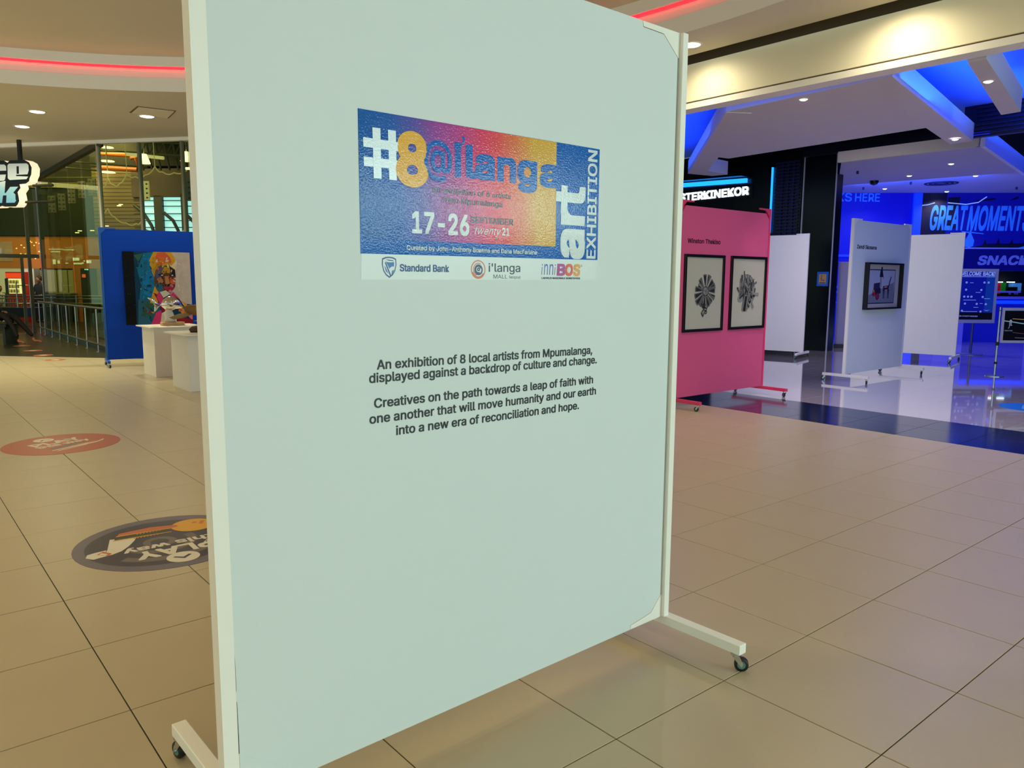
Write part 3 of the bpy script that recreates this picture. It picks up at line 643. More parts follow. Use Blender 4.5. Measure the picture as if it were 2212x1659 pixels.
for i in range(12):
    x, z = rr.uniform(.02,.16), rr.uniform(.1,.85); s = rr.uniform(.003,.006); stroke([(x,z),(x+s,z),(x+s,z+s),(x,z+s)], 'sky')
q.build('painted_surface', pm, pt)

# ================================================================== plinths and sculptures
plw = mat('plinth_white', (222,214,200), .55, noise=.02, nscale=2)
def plinth(label, x, y, wd, dp, h):
    r = thing('plinth', label, 'plinth', (x,y,0), 0)
    MB().box((0,0,0),(wd,dp,h-.018)).build('body', plw, r, bevel=.002); MB().box((-.07,-.07,h-.018),(wd+.07,dp+.07,h)).build('top_board', plw, r, bevel=.002); return r
plinth('white plinth in front of the blue board bearing the silver fish', 1.51, 10.855, .68, .66, .765)
plinth('nearer white plinth half hidden by the big board, bearing the driftwood piece', 1.425, 8.98, .68, .74, .765)
fish_m = mat('polished_silver', (214,212,204), .12, metal=1., bump=1.0, bscale=22, noise=.06, nscale=20)
wood_pale = mat('pale_wood', (196,150,96), .55, noise=.15, nscale=14); drift = mat('driftwood', (124,84,34), .7, noise=.3, nscale=12, bump=.4, bscale=30); rock_m = mat('dark_driftwood', (70,44,24), .7, noise=.35, nscale=16, bump=.5, bscale=30)
fs = thing('fish_sculpture', 'shiny silver fish sculpture on a wooden base, on the far plinth', 'sculpture', (1.86,11.2,.765), 0)
def blob(name, m, parent, outline, th, smooth=True):
    """a rounded solid whose side view is OUTLINE (xz), thickness 2*th at the middle"""
    cx = sum(p[0] for p in outline)/len(outline); cz = sum(p[1] for p in outline)/len(outline)
    v, f = [], []; n = len(outline); levs = [(0,1.0),(.45,.90),(.8,.62),(1,.0)]
    for s in (1,-1):
        for t, k in levs:
            for x, z in outline: v.append((cx+(x-cx)*k, s*th*t, cz+(z-cz)*k))
    for si in range(2):
        b = si*len(levs)*n
        for l in range(len(levs)-1):
            for i in range(n):
                a = [b+l*n+i, b+l*n+(i+1)%n, b+(l+1)*n+(i+1)%n, b+(l+1)*n+i]; f.append(tuple(a if si else a[::-1]))
    return MB().add(v, f).build(name, m, parent, smooth=smooth)
blob('body', fish_m, fs, [(-.14,.325),(-.10,.40),(-.03,.45),(.05,.46),(.13,.42),(.19,.35),(.225,.285),(.17,.265),(.08,.255),(0,.225),(-.07,.25),(-.12,.29)], .06)
blob('tail', fish_m, fs, [(-.12,.325),(-.19,.36),(-.25,.43),(-.33,.435),(-.27,.395),(-.22,.33),(-.20,.29),(-.24,.215),(-.21,.225),(-.175,.28)], .018)
blob('dorsal_fin', mat('bleached_wood', (214,204,184), .6, noise=.1), fs, [(-.09,.43),(-.14,.52),(-.05,.545),(.02,.49),(-.02,.47)], .014)
blob('eye_hollow', drift, fs, [(-.05,.33),(0,.34),(.035,.315),(.03,.285),(-.02,.285)], .066)
blob('stand', mat('bleached_stump', (206,196,178), .7, noise=.12, nscale=20, bump=.4), fs, [(-.10,.19),(-.06,.25),(.02,.25),(.05,.18),(.09,.05),(-.10,.045),(-.08,.12)], .05)
MB().prism([(-.15,-.09),(.17,-.10),(.205,-.02),(.19,.08),(-.13,.09),(-.16,0)], 0, .05).build('base', wood_pale, fs, bevel=.006)
MB().tube([(.075,-.02,.05),(.075,-.02,.13)], .006, 8).build('peg', white_metal, fs)
dw = thing('driftwood_sculpture', 'brown driftwood fish on a thin rod, on the near plinth beside the big board', 'sculpture', (1.79,9.35,.765), 0)
blob('body', drift, dw, [(-.30,.345),(-.22,.375),(-.05,.385),(.12,.39),(.24,.36),(.28,.30),(.16,.25),(0,.235),(-.14,.235),(-.24,.26)], .07)
blob('jaw', mat('grey_driftwood', (134,112,66), .7, noise=.25, nscale=14), dw, [(-.48,.21),(-.36,.255),(-.24,.275),(-.18,.24),(-.30,.20),(-.42,.185)], .04)
blob('fin', mat('pale_driftwood', (170,150,110), .7, noise=.2), dw, [(-.17,.155),(-.10,.17),(.0,.20),(.10,.175),(.0,.165),(-.10,.15)], .02)
MB().tube([(-.11,0,.08),(-.11,0,.25)], .006, 8).build('rod', rock_m, dw)
blob('base', rock_m, dw, [(-.23,.045),(-.19,.085),(-.10,.095),(.05,.095),(.16,.07),(.19,.0),(-.21,.0)], .10)

# ================================================================== floor stickers
st_red = mat('sticker_red', (176,84,52), .35, noise=.05); st_w = mat('sticker_white', (216,206,186), .4); st_n = mat('sticker_navy', (84,74,84), .35, noise=.05); st_d = mat('sticker_dark', (62,54,62), .35); st_o = mat('sticker_orange', (214,156,44), .4); st_r = mat('sticker_rust', (190,98,52), .4); st_g = mat('sticker_green', (58,66,38), .4); st_gy = mat('sticker_grey', (110,98,92), .4)
Zs = .0022
s1 = thing('floor_sticker', 'round red floor sticker reading PLAY this way', 'floor sticker', (-.53,6.335,0), 22)
MB().prism(disc((0,0), .475, 40), .0003, .0020).build('disc', st_red, s1)
q = MB(); q.flatz(disc((.0,.285), .085, 28), Zs, 0); q.flatz([(-.050,.262),(0,.312),(.050,.262),(.036,.250),(0,.285),(-.036,.250)], Zs+.0003, 1)
q.build('arrow_badge', [st_w, st_red], s1)
put_text_floor(MB(), 'PLAY', (-.215,.055), (.235,.055), .125, Zs, bold=.03).build('lettering', st_w, s1); put_text_floor(MB(), 'this way', (-.235,-.045), (.245,-.045), .085, Zs, bold=.025).build('lettering', st_w, s1)
q = MB(); q.flatz([(-.20,-.16),(.06,-.16),(.02,-.075),(-.20,-.12)], Zs, 2); q.flatz([(-.06,-.10),(.20,-.10),(.18,-.06),(-.02,-.07)], Zs+.0002, 2)
q.flatz([(-.22,-.205),(.24,-.16),(.34,-.10),(.30,-.15),(.20,-.20),(-.22,-.225)], Zs+.0003, 0); q.flatz([(-.14,-.165),(.10,-.150),(.26,-.115),(.10,-.175)], Zs+.0004, 3); q.flatz([(-.20,-.25),(.10,-.215),(.10,-.228),(-.20,-.268)], Zs+.0004, 0)
q.build('print', [st_w, st_red, st_gy, st_o], s1)
s2 = thing('floor_sticker', 'round navy floor sticker with bowling pin, ball and shoes, left of the big board', 'floor sticker', (-.57,2.985,0), 178)
MB().prism(disc((0,0), .485, 48), .0003, .0020).build('disc', mat('sticker_rim', (104,94,104), .35, noise=.05), s2)
q = MB(); q.flatz(disc((.02,.0), .405, 40), Zs-.0001, 1)
for r0, r1, a0, a1, k in ((.27,.33,40,150,4),(.15,.20,20,200,4),(.05,.09,0,360,4)):
    pts = []; n = 24
    for i in range(n+1): t = R(a0+(a1-a0)*i/n); pts += [(.04+r0*math.cos(t), r0*math.sin(t), Zs), (.04+r1*math.cos(t), r1*math.sin(t), Zs)]
    q.add(pts, [(2*i,2*i+1,2*i+3,2*i+2) for i in range(n)], k)
q.build('rings', [st_w, st_d, st_o, st_r, st_gy, st_g], s2)
DM = [st_w, st_d, st_o, st_r, st_gy, st_g]
q = MB(); q.flatz(disc((.0,.335), .085, 28), Zs+.0002, 0); q.flatz([(-.05,.318),(0,.366),(.05,.318),(.036,.306),(0,.338),(-.036,.306)], Zs+.0004, 1); q.build('arrow_badge', DM, s2)
put_text_floor(MB(), 'PLAY', (-.21,.13), (.21,.135), .125, Zs+.0002, bold=.03).build('lettering', st_w, s2); put_text_floor(MB(), 'this way', (-.24,.03), (.25,.045), .075, Zs+.0002, bold=.025).build('lettering', st_w, s2)
q = MB(); q.flatz([(.13,-.16),(.155,-.10),(.20,-.02),(.25,.045),(.30,.075),(.345,.085),(.335,.045),(.31,-.02),(.29,-.10),(.265,-.20)], Zs+.0003, 0); q.flatz([(.335,.045),(.345,.085),(.40,.10),(.43,.055),(.415,.005),(.375,-.01),(.315,-.02)], Zs+.0003, 0)
q.flatz([(.300,.055),(.325,.085),(.372,.03),(.335,-.005)], Zs+.0005, 3); q.flatz([(.320,.055),(.335,.070),(.362,.035),(.345,.015)], Zs+.0006, 0); q.build('bowling_pin', DM, s2)
q = MB(); q.flatz(disc((-.20,-.205), .125, 32), Zs+.0003, 2)
for dx, dy in ((-.22,-.25),(-.265,-.245),(-.25,-.215)): q.flatz(disc((dx,dy), .015, 12), Zs+.0006, 3)
q.build('bowling_ball', DM, s2)
q = MB(); q.flatz([(.22,-.235),(.20,-.285),(.02,-.305),(-.115,-.265),(-.12,-.225),(-.04,-.215),(.12,-.225)], Zs+.0005, 3); q.flatz([(.23,-.228),(.22,-.242),(.06,-.232),(-.12,-.215),(-.12,-.205),(.06,-.220)], Zs+.0008, 2)
for i in range(8): x = -.02+i*.018; q.flatz([(x,-.225),(x+.006,-.225),(x+.016,-.205),(x+.010,-.205)], Zs+.0008, 2)
q.build('shoe', DM, s2)
q = MB(); q.flatz([(.25,-.165),(.23,-.215),(.08,-.225),(-.06,-.195),(-.055,-.155),(.06,-.15),(.16,-.16)], Zs+.0006, 5); q.flatz([(.26,-.155),(.25,-.17),(.10,-.163),(-.06,-.15),(-.06,-.14),(.10,-.148)], Zs+.0008, 2)
for i in range(8): x = -.02+i*.018; q.flatz([(x+.03,-.155),(x+.036,-.155),(x+.046,-.133),(x+.040,-.133)], Zs+.0008, 2)
q.build('shoe', DM, s2)
dash_m = mat('sticker_dash', (190,104,70), .35)
for i, (x, y, t) in enumerate([(.78,14.6,'nearest of the row, on the beige tiles'),(.755,15.66,'second of the row, first on the dark floor'),(.757,16.87,'third of the row from the beige tiles'),(.751,18.3,'farthest of the row, by the seated feet')]):
    o = thing('floor_sticker', 'small round red floor dot, '+t, 'floor sticker', (x,y,.003 if i else 0), 0, 'red dots leading to the arcade door')
    MB().prism(disc((0,0), .17, 24), .0003, .002).build('disc', dash_m, o); MB().flatz(disc((0,0), .07, 16), .0024).build('print', st_w, o)
bst = thing('floor_sticker', 'round light blue floor sticker on the polished foyer floor', 'floor sticker', (9.05,1.50,0), 0)
MB().prism(disc((0,0), .36, 36), .0003, .002).build('disc', mat('sticker_blue', (20,130,220), .3), bst); MB().flatz([(-.22,.05),(.1,.14),(.2,.06),(-.1,-.04)], .0024).flatz([(-.1,-.10),(.18,-.02),(.22,-.09),(0,-.16)], .0024).build('print', mat('sticker_pale_blue', (120,190,235), .3), bst)

# ================================================================== ceiling fittings of the concourse
lampglow = mat('lamp_glow', (255,246,226), .5, emit=(255,246,224), estr=9.)
rim_m = mat('lamp_rim', (230,224,210), .4)
def downlight(label, x, y, z, r=.10, glow=lampglow, group=None):
    t = thing('ceiling_lamp', label, 'ceiling light', (x,y,z), 0, group)
    MB().lathe([(r*.86,-.004),(r*.9,-.008),(r*1.12,-.006),(r*1.14,0)], 24).build('rim', rim_m, t, smooth=True)
    MB().lathe([(.0001,-.022),(r*.45,-.019),(r*.78,-.011),(r*.92,-.002)], 24).build('lens', glow, t, smooth=True)
downlight('bright round ceiling downlight, upper left of the pair above the hanging sign', .569, 13.27, CEIL, .125)
downlight('bright round ceiling downlight, lower of the pair above the hanging sign', .579, 14.89, CEIL, .125)
downlight('bright round ceiling downlight at the edge of the ceiling hatch', 2.017, 12.47, CEIL, .125)
downlight('bright warm downlight beside the top right corner of the big white board', 5.596, 4.16, CEIL, .115)
hatch = thing('ceiling_hatch', 'square ceiling access hatch beside a downlight at the left', 'hatch', (0,0,0))
MB().prism([(1.744,12.30),(1.713,11.77),(2.229,11.72),(2.30,12.34)], 4.135, 4.149).build('panel', mat('hatch_panel', (240,232,206), .7), hatch)
MB().prism([(1.715,12.33),(1.684,11.745),(2.25,11.69),(2.33,12.37)], 4.142, 4.1495).build('frame', mat('hatch_frame', (120,104,74), .7), hatch)

# ================================================================== glazed arcade front at the left
gm = glass_mat('green_tinted_glass', (.80,.84,.62), 1.16); alu = mat('grey_aluminium', (120,114,92), .4, metal=.3, noise=.05); alu_d = mat('dark_aluminium', (52,50,38), .4, metal=.3); pale_al = mat('pale_aluminium', (176,168,150), .4)
wn = struct(thing('window_1', None, None, (0,0,0)))
ys = [15.62,17.2,18.7,20.2,21.6,22.75]
for i in range(5): MB().box((1.945,ys[i]+.01,.10),(1.955,ys[i+1]-.01,4.05)).build('pane', gm, wn)
for y in ys[1:-1]: MB().box((1.955,y-.02,.10),(2.20,y+.0,4.05)).build('glass_fin', gm, wn)
MB().box((1.90,15.55,4.04),(2.02,22.9,4.14)).build('head_frame', alu_d, wn); MB().box((1.91,15.55,0),(2.0,22.9,.10)).build('sill', alu_d, wn)
MB().box((1.93,22.80,0),(2.04,22.92,4.14)).build('corner_post', alu, wn)
d2 = (math.cos(R(-52.3)), math.sin(R(-52.3))); n2 = (-d2[1], d2[0])
wn2 = struct(thing('window_2', None, None, (1.93,15.6,0), -52.3))
xs = [0,.92,1.86,2.80,3.74,4.68]
for i in range(5): MB().box((xs[i]+.02,-.005,.1),(xs[i+1]-.02,.005,4.08)).build('pane', gm, wn2)
for i, x in enumerate(xs): MB().box((x-.022,-.04,0),(x+.022,.04,4.09)).build('mullion', pale_al if i == 0 else alu, wn2)
MB().box((0,-.03,0),(4.7,.03,.1)).build('sill', alu_d, wn2)
# shop front facing the visitor, with glass door and pull handles
wn3 = struct(thing('window_3', None, None, (0,0,0)))
for x0, x1 in ((-6,-3),(-3,-.2)): MB().box((x0+.03,22.80,.08),(x1-.03,22.81,2.02)).build('pane', gm, wn3)
for x0, x1 in ((-6,-3),(-3,-.2),(-.2,1.86)): MB().box((x0+.03,22.80,2.1),(x1-.03,22.81,4.1)).build('pane', gm, wn3)
for x in (-6,-3,-.2): MB().box((x-.03,22.77,0),(x+.03,22.84,4.1)).build('mullion', alu, wn3)
MB().box((-6,22.76,2.0),(1.88,22.84,2.10)).build('transom', alu, wn3)
dr = struct(thing('door_1', None, None, (0,0,0)))
MB().box((1.60,22.68,0),(1.68,22.78,4.1)).build('post', alu, dr); MB().box((1.40,22.48,0),(1.47,22.56,2.02)).build('stile', alu, dr); MB().box((.2,22.5,.02),(1.4,22.51,2.0)).build('pane', gm, dr)
q = MB()
for x in (1.26,1.56): q.tube([(x,22.44,.70),(x,22.44,1.36)], .016, 8)
for z in (.80,1.28): q.tube([(1.26,22.44,z),(1.56,22.44,z)], .012, 8)
q.build('handle', steel, dr)

# steel handrail in front of the glass
hr = thing('handrail', 'steel handrail with round bars in front of the arcade glass', 'railing', (1.75,15.0,0))
MB().tube([(0,.0,.90),(0,7.55,.845)], .026, 12).build('top_rail', mat('rail_steel', (128,112,86), .3, metal=.8), hr); MB().tube([(0,.0,.165),(0,7.55,.165)], .022, 12).build('lower_rail', mat('rail_steel_low', (128,112,86), .3, metal=.8), hr)
for y in (.79,1.82,2.84,3.85,4.8,5.8,6.8,7.5):
    p = MB().tube([(.0,y,.003),(.0,y,.87)], .017, 8).build('post', steel, hr); MB().lathe([(.0001,.016),(.045,.014),(.045,.003)], 14, (0,y,0)).build('foot_plate', steel, p)

# ================================================================== hanging sign, lit letters
sg = thing('hanging_sign', 'hanging lit shop sign with pale letters on black, cut off by the left edge', 'sign', (.74,16.52,0), -52)
sg_blk = mat('sign_black', (6,7,10), .35); sg_side = mat('sign_lit_edge', (255,240,205), .5, emit=(255,236,196), estr=.85)
def sg_letter():
    m = mat('sign_lit_letter', (225,235,225), .5); nt = m.node_tree; b = nt.nodes['Principled BSDF']
    tc = nt.nodes.new('ShaderNodeTexCoord'); sp = nt.nodes.new('ShaderNodeSeparateXYZ'); mr = nt.nodes.new('ShaderNodeMapRange'); rp = nt.nodes.new('ShaderNodeValToRGB')
    mr.inputs[1].default_value = 2.93; mr.inputs[2].default_value = 3.70
    e = rp.color_ramp.elements; e[0].position, e[0].color = 0, lin((116,184,200)); e[1].position, e[1].color = 1, lin((176,184,178))
    for p, c in ((.35,(160,208,208)),(.55,(226,238,220)),(.72,(214,220,208))): n = e.new(p); n.color = lin(c)
    nt.links.new(tc.outputs['Object'], sp.inputs[0]); nt.links.new(sp.outputs['Z'], mr.inputs[0]); nt.links.new(mr.outputs[0], rp.inputs[0]); nt.links.new(rp.outputs[0], b.inputs['Base Color'])
    nt.links.new(rp.outputs[0], b.inputs['Emission Color']); b.inputs['Emission Strength'].default_value = .55; return m
lit = sg_letter()
brd = [(-1.55,3.735),(-.27,3.748),(-.197,3.706),(-.13,3.748),(.20,3.748),(.30,3.70),(.352,3.60),(.33,3.47),(.285,3.40),(.27,3.345),(.19,3.30),(.045,3.29),(.06,3.22),(-.015,3.14),(.0,3.06),(.008,2.975),(-.03,2.91),(-.08,2.868),(-.33,2.868),(-.40,2.885),(-.47,2.862),(-1.55,2.845)]
MB().plate(brd, -.11, .09).build('return_edge', sg_side, sg); MB().flat(brd, -.1105).build('face', sg_blk, sg)
y = -.113
q = MB()
q.plate([(-.20,3.655),(-.165,3.685),(.245,3.682),(.282,3.65),(.280,3.55),(.245,3.475),(-.02,3.472),(-.02,3.447),(.255,3.432),(.215,3.385),(-.175,3.376),(-.215,3.41)], y, -.1104)
q.flat([(.008,3.632),(.062,3.632),(.052,3.488),(-.002,3.488)], y-.0006, 1)
q.build('letter_e', [lit, sg_blk], sg)
q = MB(); q.plate([(-.72,3.66),(-.69,3.68),(-.27,3.672),(-.236,3.64),(-.238,3.556),(-.415,3.556),(-.415,3.615),(-.50,3.615),(-.515,3.42),(-.44,3.42),(-.43,3.482),(-.255,3.482),(-.285,3.385),(-.32,3.366),(-.71,3.36),(-.75,3.40)], y, -.1104).build('letter_c', lit, sg)
q = MB(); q.plate([(-.535,3.325),(-.275,3.362),(-.318,3.13),(-.29,3.13),(-.175,3.245),(.008,3.245),(-.115,3.135),(-.07,3.10),(-.075,3.0),(-.06,2.985),(-.10,2.942),(-.298,2.942),(-.275,3.085),(-.36,3.085),(-.395,2.942),(-.57,2.942),(-.555,3.20)], y, -.1104).build('letter_k', lit, sg)
q = MB(); q.plate([(-1.30,3.66),(-.86,3.66),(-.86,3.36),(-1.0,3.36),(-1.0,3.56),(-1.14,3.56),(-1.14,3.36),(-1.30,3.36)], y, -.1104).build('letter', lit, sg)
MB().box((-.03,-.03,3.74),(.03,.03,4.148)).build('hanger', sg_blk, sg)
q = MB(); q.tube([(.2,.05,3.28),(.66,.05,3.28)], .025, 8); q.tube([(0,.05,2.968),(.66,.05,2.968)], .025, 8); q.build('bracket', alu_d, sg)
# ================================================================== inside the arcade, seen through the glass
def shop(s, z, D=30., z_=None):
    """s along the far wall, z height, both as measured on the wall at 30 m; D the distance of the thing itself"""
    k = D/30.; return (s*k + .5534*(30-D), -.833*(30-D), 1.512+(z-1.512)*k)
SH = Matrix.Translation((4.13,27.795,0)) @ Matrix.Rotation(R(-45), 4, 'Z')
def sthing(name, label, cat, s, z, D, group=None, floor=False):
    x, y, zz = shop(s, z, D); p = SH @ Vector((x, y, 0 if floor else zz)); return thing(name, label, cat, p, -45, group)
siding_m = mat('brown_siding', (122,104,74), .7, noise=.06, nscale=4)
aw = struct(MB().box((-8,.25,0),(9,.4,7)).build('wall_back', mat('arcade_wall', (52,50,34), .8, noise=.1)))
aw.matrix_world = SH
struct(MB().prism([(-6,22.95),(-6,45),(16,45),(16,10.4),(6.0,10.4),(1.95,15.7),(1.95,22.95)], 6.6, 6.7).build('ceiling', mat('arcade_dark_ceiling', (40,42,26), .9)))
orange = mat('orange_fascia', (206,120,22), .5, noise=.04); cab = thing('arcade_kiosk', 'orange fronted food counter at the back of the arcade', 'kiosk', SH @ Vector((0,0,0)), -45)
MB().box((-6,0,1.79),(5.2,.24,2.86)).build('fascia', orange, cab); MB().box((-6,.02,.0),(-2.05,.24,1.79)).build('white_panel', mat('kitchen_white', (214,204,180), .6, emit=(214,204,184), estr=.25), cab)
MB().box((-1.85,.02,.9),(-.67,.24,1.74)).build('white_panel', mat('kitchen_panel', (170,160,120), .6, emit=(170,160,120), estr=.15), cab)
for s in (-1.25,-.865): MB().box((s-.01,.0,.9),(s+.01,.03,1.74)).build('seam', alu_d, cab)
MB().box((-.65,-.02,.0),(-.38,.24,1.79)).build('pier', orange, cab); MB().box((-.38,.0,.0),(.19,.22,1.80)).build('dark_doors', mat('arcade_door', (44,48,34), .5), cab)
MB().box((.20,-.01,.9),(1.6,.24,1.80)).build('mural_panel', mat('mural_brown', (150,118,90), .6, noise=.4, nscale=3), cab)
MB().box((-2.05,-.02,0),(-1.85,.24,1.79)).build('pier', alu, cab); MB().box((-6,-.4,0),(-.5,-.1,.93)).build('counter', mat('counter_dark', (36,28,18), .5), cab)
MB().box((-6,-.45,.93),(-.5,-.05,.97)).build('counter_top', mat('counter_top', (150,140,110), .4), cab)
q = MB()
for i in range(7): q.box((-1.78,-.05,1.30+i*.065),(-1.62,-.01,1.335+i*.065))
q.build('louvre', alu_d, cab)
tags = [(-.62,2.05,.22,.10),(-.60,1.93,.30,.05),(-1.35,1.93,.10,.16),(-1.18,1.95,.08,.10),(-.90,1.95,.10,.03),(-.14,1.97,.16,.10),(-.30,1.95,.05,.05),(-.25,2.02,.05,.04),(-1.45,2.42,.5,.02),(-1.40,2.34,.35,.02),(-.95,2.40,.4,.02)]
q = MB()
for s, z, a, b in tags: q.box((s,-.012,z),(s+a,0,z+b))
q.build('lit_tags', mat('lit_tag', (226,232,240), .5, emit=(226,232,244), estr=.9), cab)
MB().box((-1.80,-.012,1.84),(-1.70,0,2.16)).build('red_tag', mat('red_tag', (220,50,30), .5, emit=(220,50,30), estr=.5), cab)
q = MB()
for i in range(4): q.box((-1.8,-.012,2.2+i*.09),(-1.71,0,2.25+i*.09))
q.build('spot_column', mat('domino_white', (190,186,170), .6), cab); q = MB()
for i in range(15): z = 1.98+rr.random()*.75; s = -2.9+rr.random()*1.1; q.box((s,-.01,z),(s+.045,0,z+.03))
q.build('star_lights', mat('star_light', (255,214,130), .5, emit=(255,214,130), estr=1.5), cab)
MB().box((-3.7,-.012,2.02),(-2.78,0,2.68)).build('menu_picture', mat('menu_picture', (190,150,120), .6, noise=.35, nscale=5), cab)
MB().box((-.32,-.03,1.49),(-.21,0,1.60)).build('exit_light', mat('red_lit_box', (230,90,60), .5, emit=(235,110,80), estr=1.2), cab)
MB().box((-.22,-.03,1.74),(-.10,0,1.78)).build('blue_lamp', mat('blue_lamp', (120,220,240), .5, emit=(130,225,245), estr=1.6), cab)
# drinks fridge
fx, fy, fz = shop(-3.15, 1.0, 28.85)
fr = thing('drinks_fridge', 'red topped glass fronted drinks fridge behind the arcade rails', 'fridge', SH @ Vector((fx,fy,0)), -45)
MB().box((0,.05,0),(.56,.5,1.66)).build('body', mat('fridge_red', (180,30,16), .4), fr); MB().box((.02,.03,1.46),(.55,.05,1.62)).build('sign_panel', mat('fridge_top_red', (240,64,24), .4, emit=(244,66,26), estr=.9), fr)
MB().box((.10,.03,.95),(.54,.05,1.44)).build('door', mat('fridge_light', (236,232,190), .4, emit=(240,236,196), estr=1.0), fr)
q = MB()
for r_ in range(3):
    for i in range(7): q.tube([(.14+i*.052,.02,.98+r_*.15),(.14+i*.052,.02,1.07+r_*.15),(.14+i*.052,.02,1.10+r_*.15)], [.018,.018,.007], 8, mi=(i+r_) % 2)
o = q.build('bottles', [mat('bottle_yellow', (206,180,40), .4), mat('bottle_brown', (120,70,40), .4)], fr); o['kind'] = 'stuff'
MB().box((.0,.0,.95),(.09,.04,1.44)).build('handle_side', mat('fridge_black', (20,18,16), .4), fr)
# big upper wall, siding, windows, trusses, pipes
sw = struct(thing('wall_back', None, None, SH.to_translation(), -45))
MB().box((.46,-.35,2.9),(2.15,-.2,5.08)).build('siding_panel', siding_m, sw)
for i in range(18): MB().box((.46,-.36,2.94+i*.12),(2.15,-.35,2.944+i*.12)).build('siding_joint', alu_d, sw)
MB().box((-6,-.05,2.88),(.46,.22,4.6)).build('dark_panel', mat('arcade_dark_panel', (34,40,24), .8, noise=.15), sw); MB().box((.46,-.4,5.08),(4.6,.22,6.6)).build('dark_panel', mat('arcade_upper', (46,44,28), .8, noise=.2, nscale=1.5), sw)
MB().box((-6,-.1,4.45),(2.3,.1,4.62)).build('beam', mat('olive_beam', (104,98,50), .7), sw); MB().box((-6,-.12,4.75),(2.3,.0,4.80)).build('beam', mat('olive_beam_upper', (84,80,44), .7), sw)
sky_m = mat('window_daylight', (190,226,250), .5, emit=(150,206,255), estr=1.7)
aw4 = struct(thing('window_4', None, None, SH.to_translation(), -45))
MB().box((1.85,-.30,2.9),(4.6,-.26,4.15)).build('pane', sky_m, aw4)
dgm = mat('window_frame_dark', (70,66,56), .5)
MB().box((2.58,-.42,2.9),(2.86,-.28,4.15)).build('mullion', dgm, aw4); MB().box((3.5,-.42,2.9),(3.68,-.28,4.2)).build('mullion', dgm, aw4); MB().box((1.85,-.42,4.1),(4.6,-.2,5.0)).build('header', mat('header_plum', (92,76,64), .7), aw4)
for z in (3.12,3.34,3.56,3.8,3.98): MB().box((1.85,-.36,z),(4.6,-.28,z+.025)).build('bar', dgm, aw4)
MB().tube([(1.9,-.40,3.85),(2.2,-.40,3.6),(2.45,-.40,3.2),(2.55,-.40,2.9)], .055, 8).build('arched_rib', dgm, aw4); MB().tube([(2.9,-.40,3.6),(3.2,-.40,3.35),(3.42,-.40,2.9)], .055, 8).build('arched_rib', dgm, aw4); MB().tube([(3.7,-.40,3.5),(3.9,-.40,3.3),(4.1,-.40,2.9)], .055, 8).build('arched_rib', dgm, aw4)
def pnt(s, z, D): return tuple(shop(s, z, D))
pipe = thing('ceiling_pipe', 'orange pipe loop under the arcade roof', 'pipe', SH.to_translation(), -45)
MB().tube([pnt(.45*1.154,4.5,29),pnt(.46*1.154,5.54,29),pnt(1.42*1.154,5.5,29),pnt(1.44*1.154,5.4,29),pnt(1.58*1.154,5.4,29),pnt(1.60*1.154,5.02,29),pnt(.55*1.154,5.1,29)], .075, 8).build('run', mat('orange_pipe', (168,84,18), .5), pipe)
tr = thing('roof_truss', 'olive steel roof truss at the top of the arcade glass', 'truss', SH.to_translation(), -45); olive = mat('olive_steel', (96,92,58), .6, noise=.1)
for z0, z1 in ((5.95,5.80),(5.55,5.40)): MB().tube([pnt(1.7,z0,28),pnt(4.4,z1,28)], .045, 6).build('chord', olive, tr)
for i in range(8): s = 1.9+i*.3; MB().tube([pnt(s,5.92-.01*i,28),pnt(s+.16,5.0,28)], .03, 6).build('web', olive, tr); MB().tube([pnt(s+.30,5.9,28),pnt(s+.02,5.4,28)], .02, 6).build('web', olive, tr)
for a, b in (((-.5,5.72),(4.2,5.42)),((-.5,5.30),(2.2,5.10)),((-1.6,5.2),(.5,5.0))): MB().tube([pnt(a[0],a[1],27),pnt(b[0],b[1],27)], .025, 6).build('rod', olive, tr)
duct = thing('yellow_duct', 'bright yellow duct at the top of the arcade glass beside the big board', 'duct', SH.to_translation(), -45)
MB().plate([(2.2,6.10),(4.6,5.95),(4.6,5.62),(3.4,5.74)], -1.6, -1.3).build('panel', mat('yellow_duct_paint', (222,170,20), .5, emit=(200,150,10), estr=.25), duct)
warm_glow = mat('arcade_glow', (255,240,200), .5, emit=(255,238,196), estr=3.0)
def pendant(label, s, z, D=26, r=.2, grp='round glowing discs in the arcade'):  # glowing hung disc; three of them are downlight reflections made into objects
    t = sthing('hanging_glow', label, 'pendant light', s, z, D, grp)
    MB().lathe([(.0001,.02),(r*.9,.01),(r,-.01),(.0001,-.03)], 20).build('disc', warm_glow, t); MB().tube([(0,0,.02),(0,0,6.6-t.location.z)], .008, 6).build('cord', pale_al, t)
for s, z, l in ((.81,5.75,'topmost of three downlights reflected in the glass'),(.807,5.31,'middle of three downlights reflected in the glass'),(.809,4.95,'lowest of three downlights reflected in the glass'),(3.62,5.05,'lowest one, beside the big board')):
    pendant('round glowing disc in the arcade, '+l, s, z, {5.75: 26.9, 5.31: 26.2, 4.95: 25.5, 5.05: 25.2}[z])
for s, z, l in ((2.09,5.36,'left of two, under the truss'),(3.55,5.42,'right of two, beside the big board')):
    t = sthing('hanging_glow', 'white cone lamp shade in the arcade, '+l, 'pendant light', s, z, 26, 'cone lamps in the arcade')
    MB().lathe([(.08,.14),(.17,-.12),(.0001,-.12)], 20).build('shade', warm_glow, t); MB().tube([(0,0,.14),(0,0,6.6-t.location.z)], .008, 6).build('cord', pale_al, t)
tb = thing('tube_lamp', 'long fluorescent tube lamp hanging under the arcade roof', 'ceiling light', SH.to_translation(), -45)
MB().tube([pnt(1.49,5.53,27),pnt(2.77,5.39,27)], .05, 8).build('tube', mat('tube_glow', (220,205,150), .5, emit=(220,205,150), estr=.7), tb)
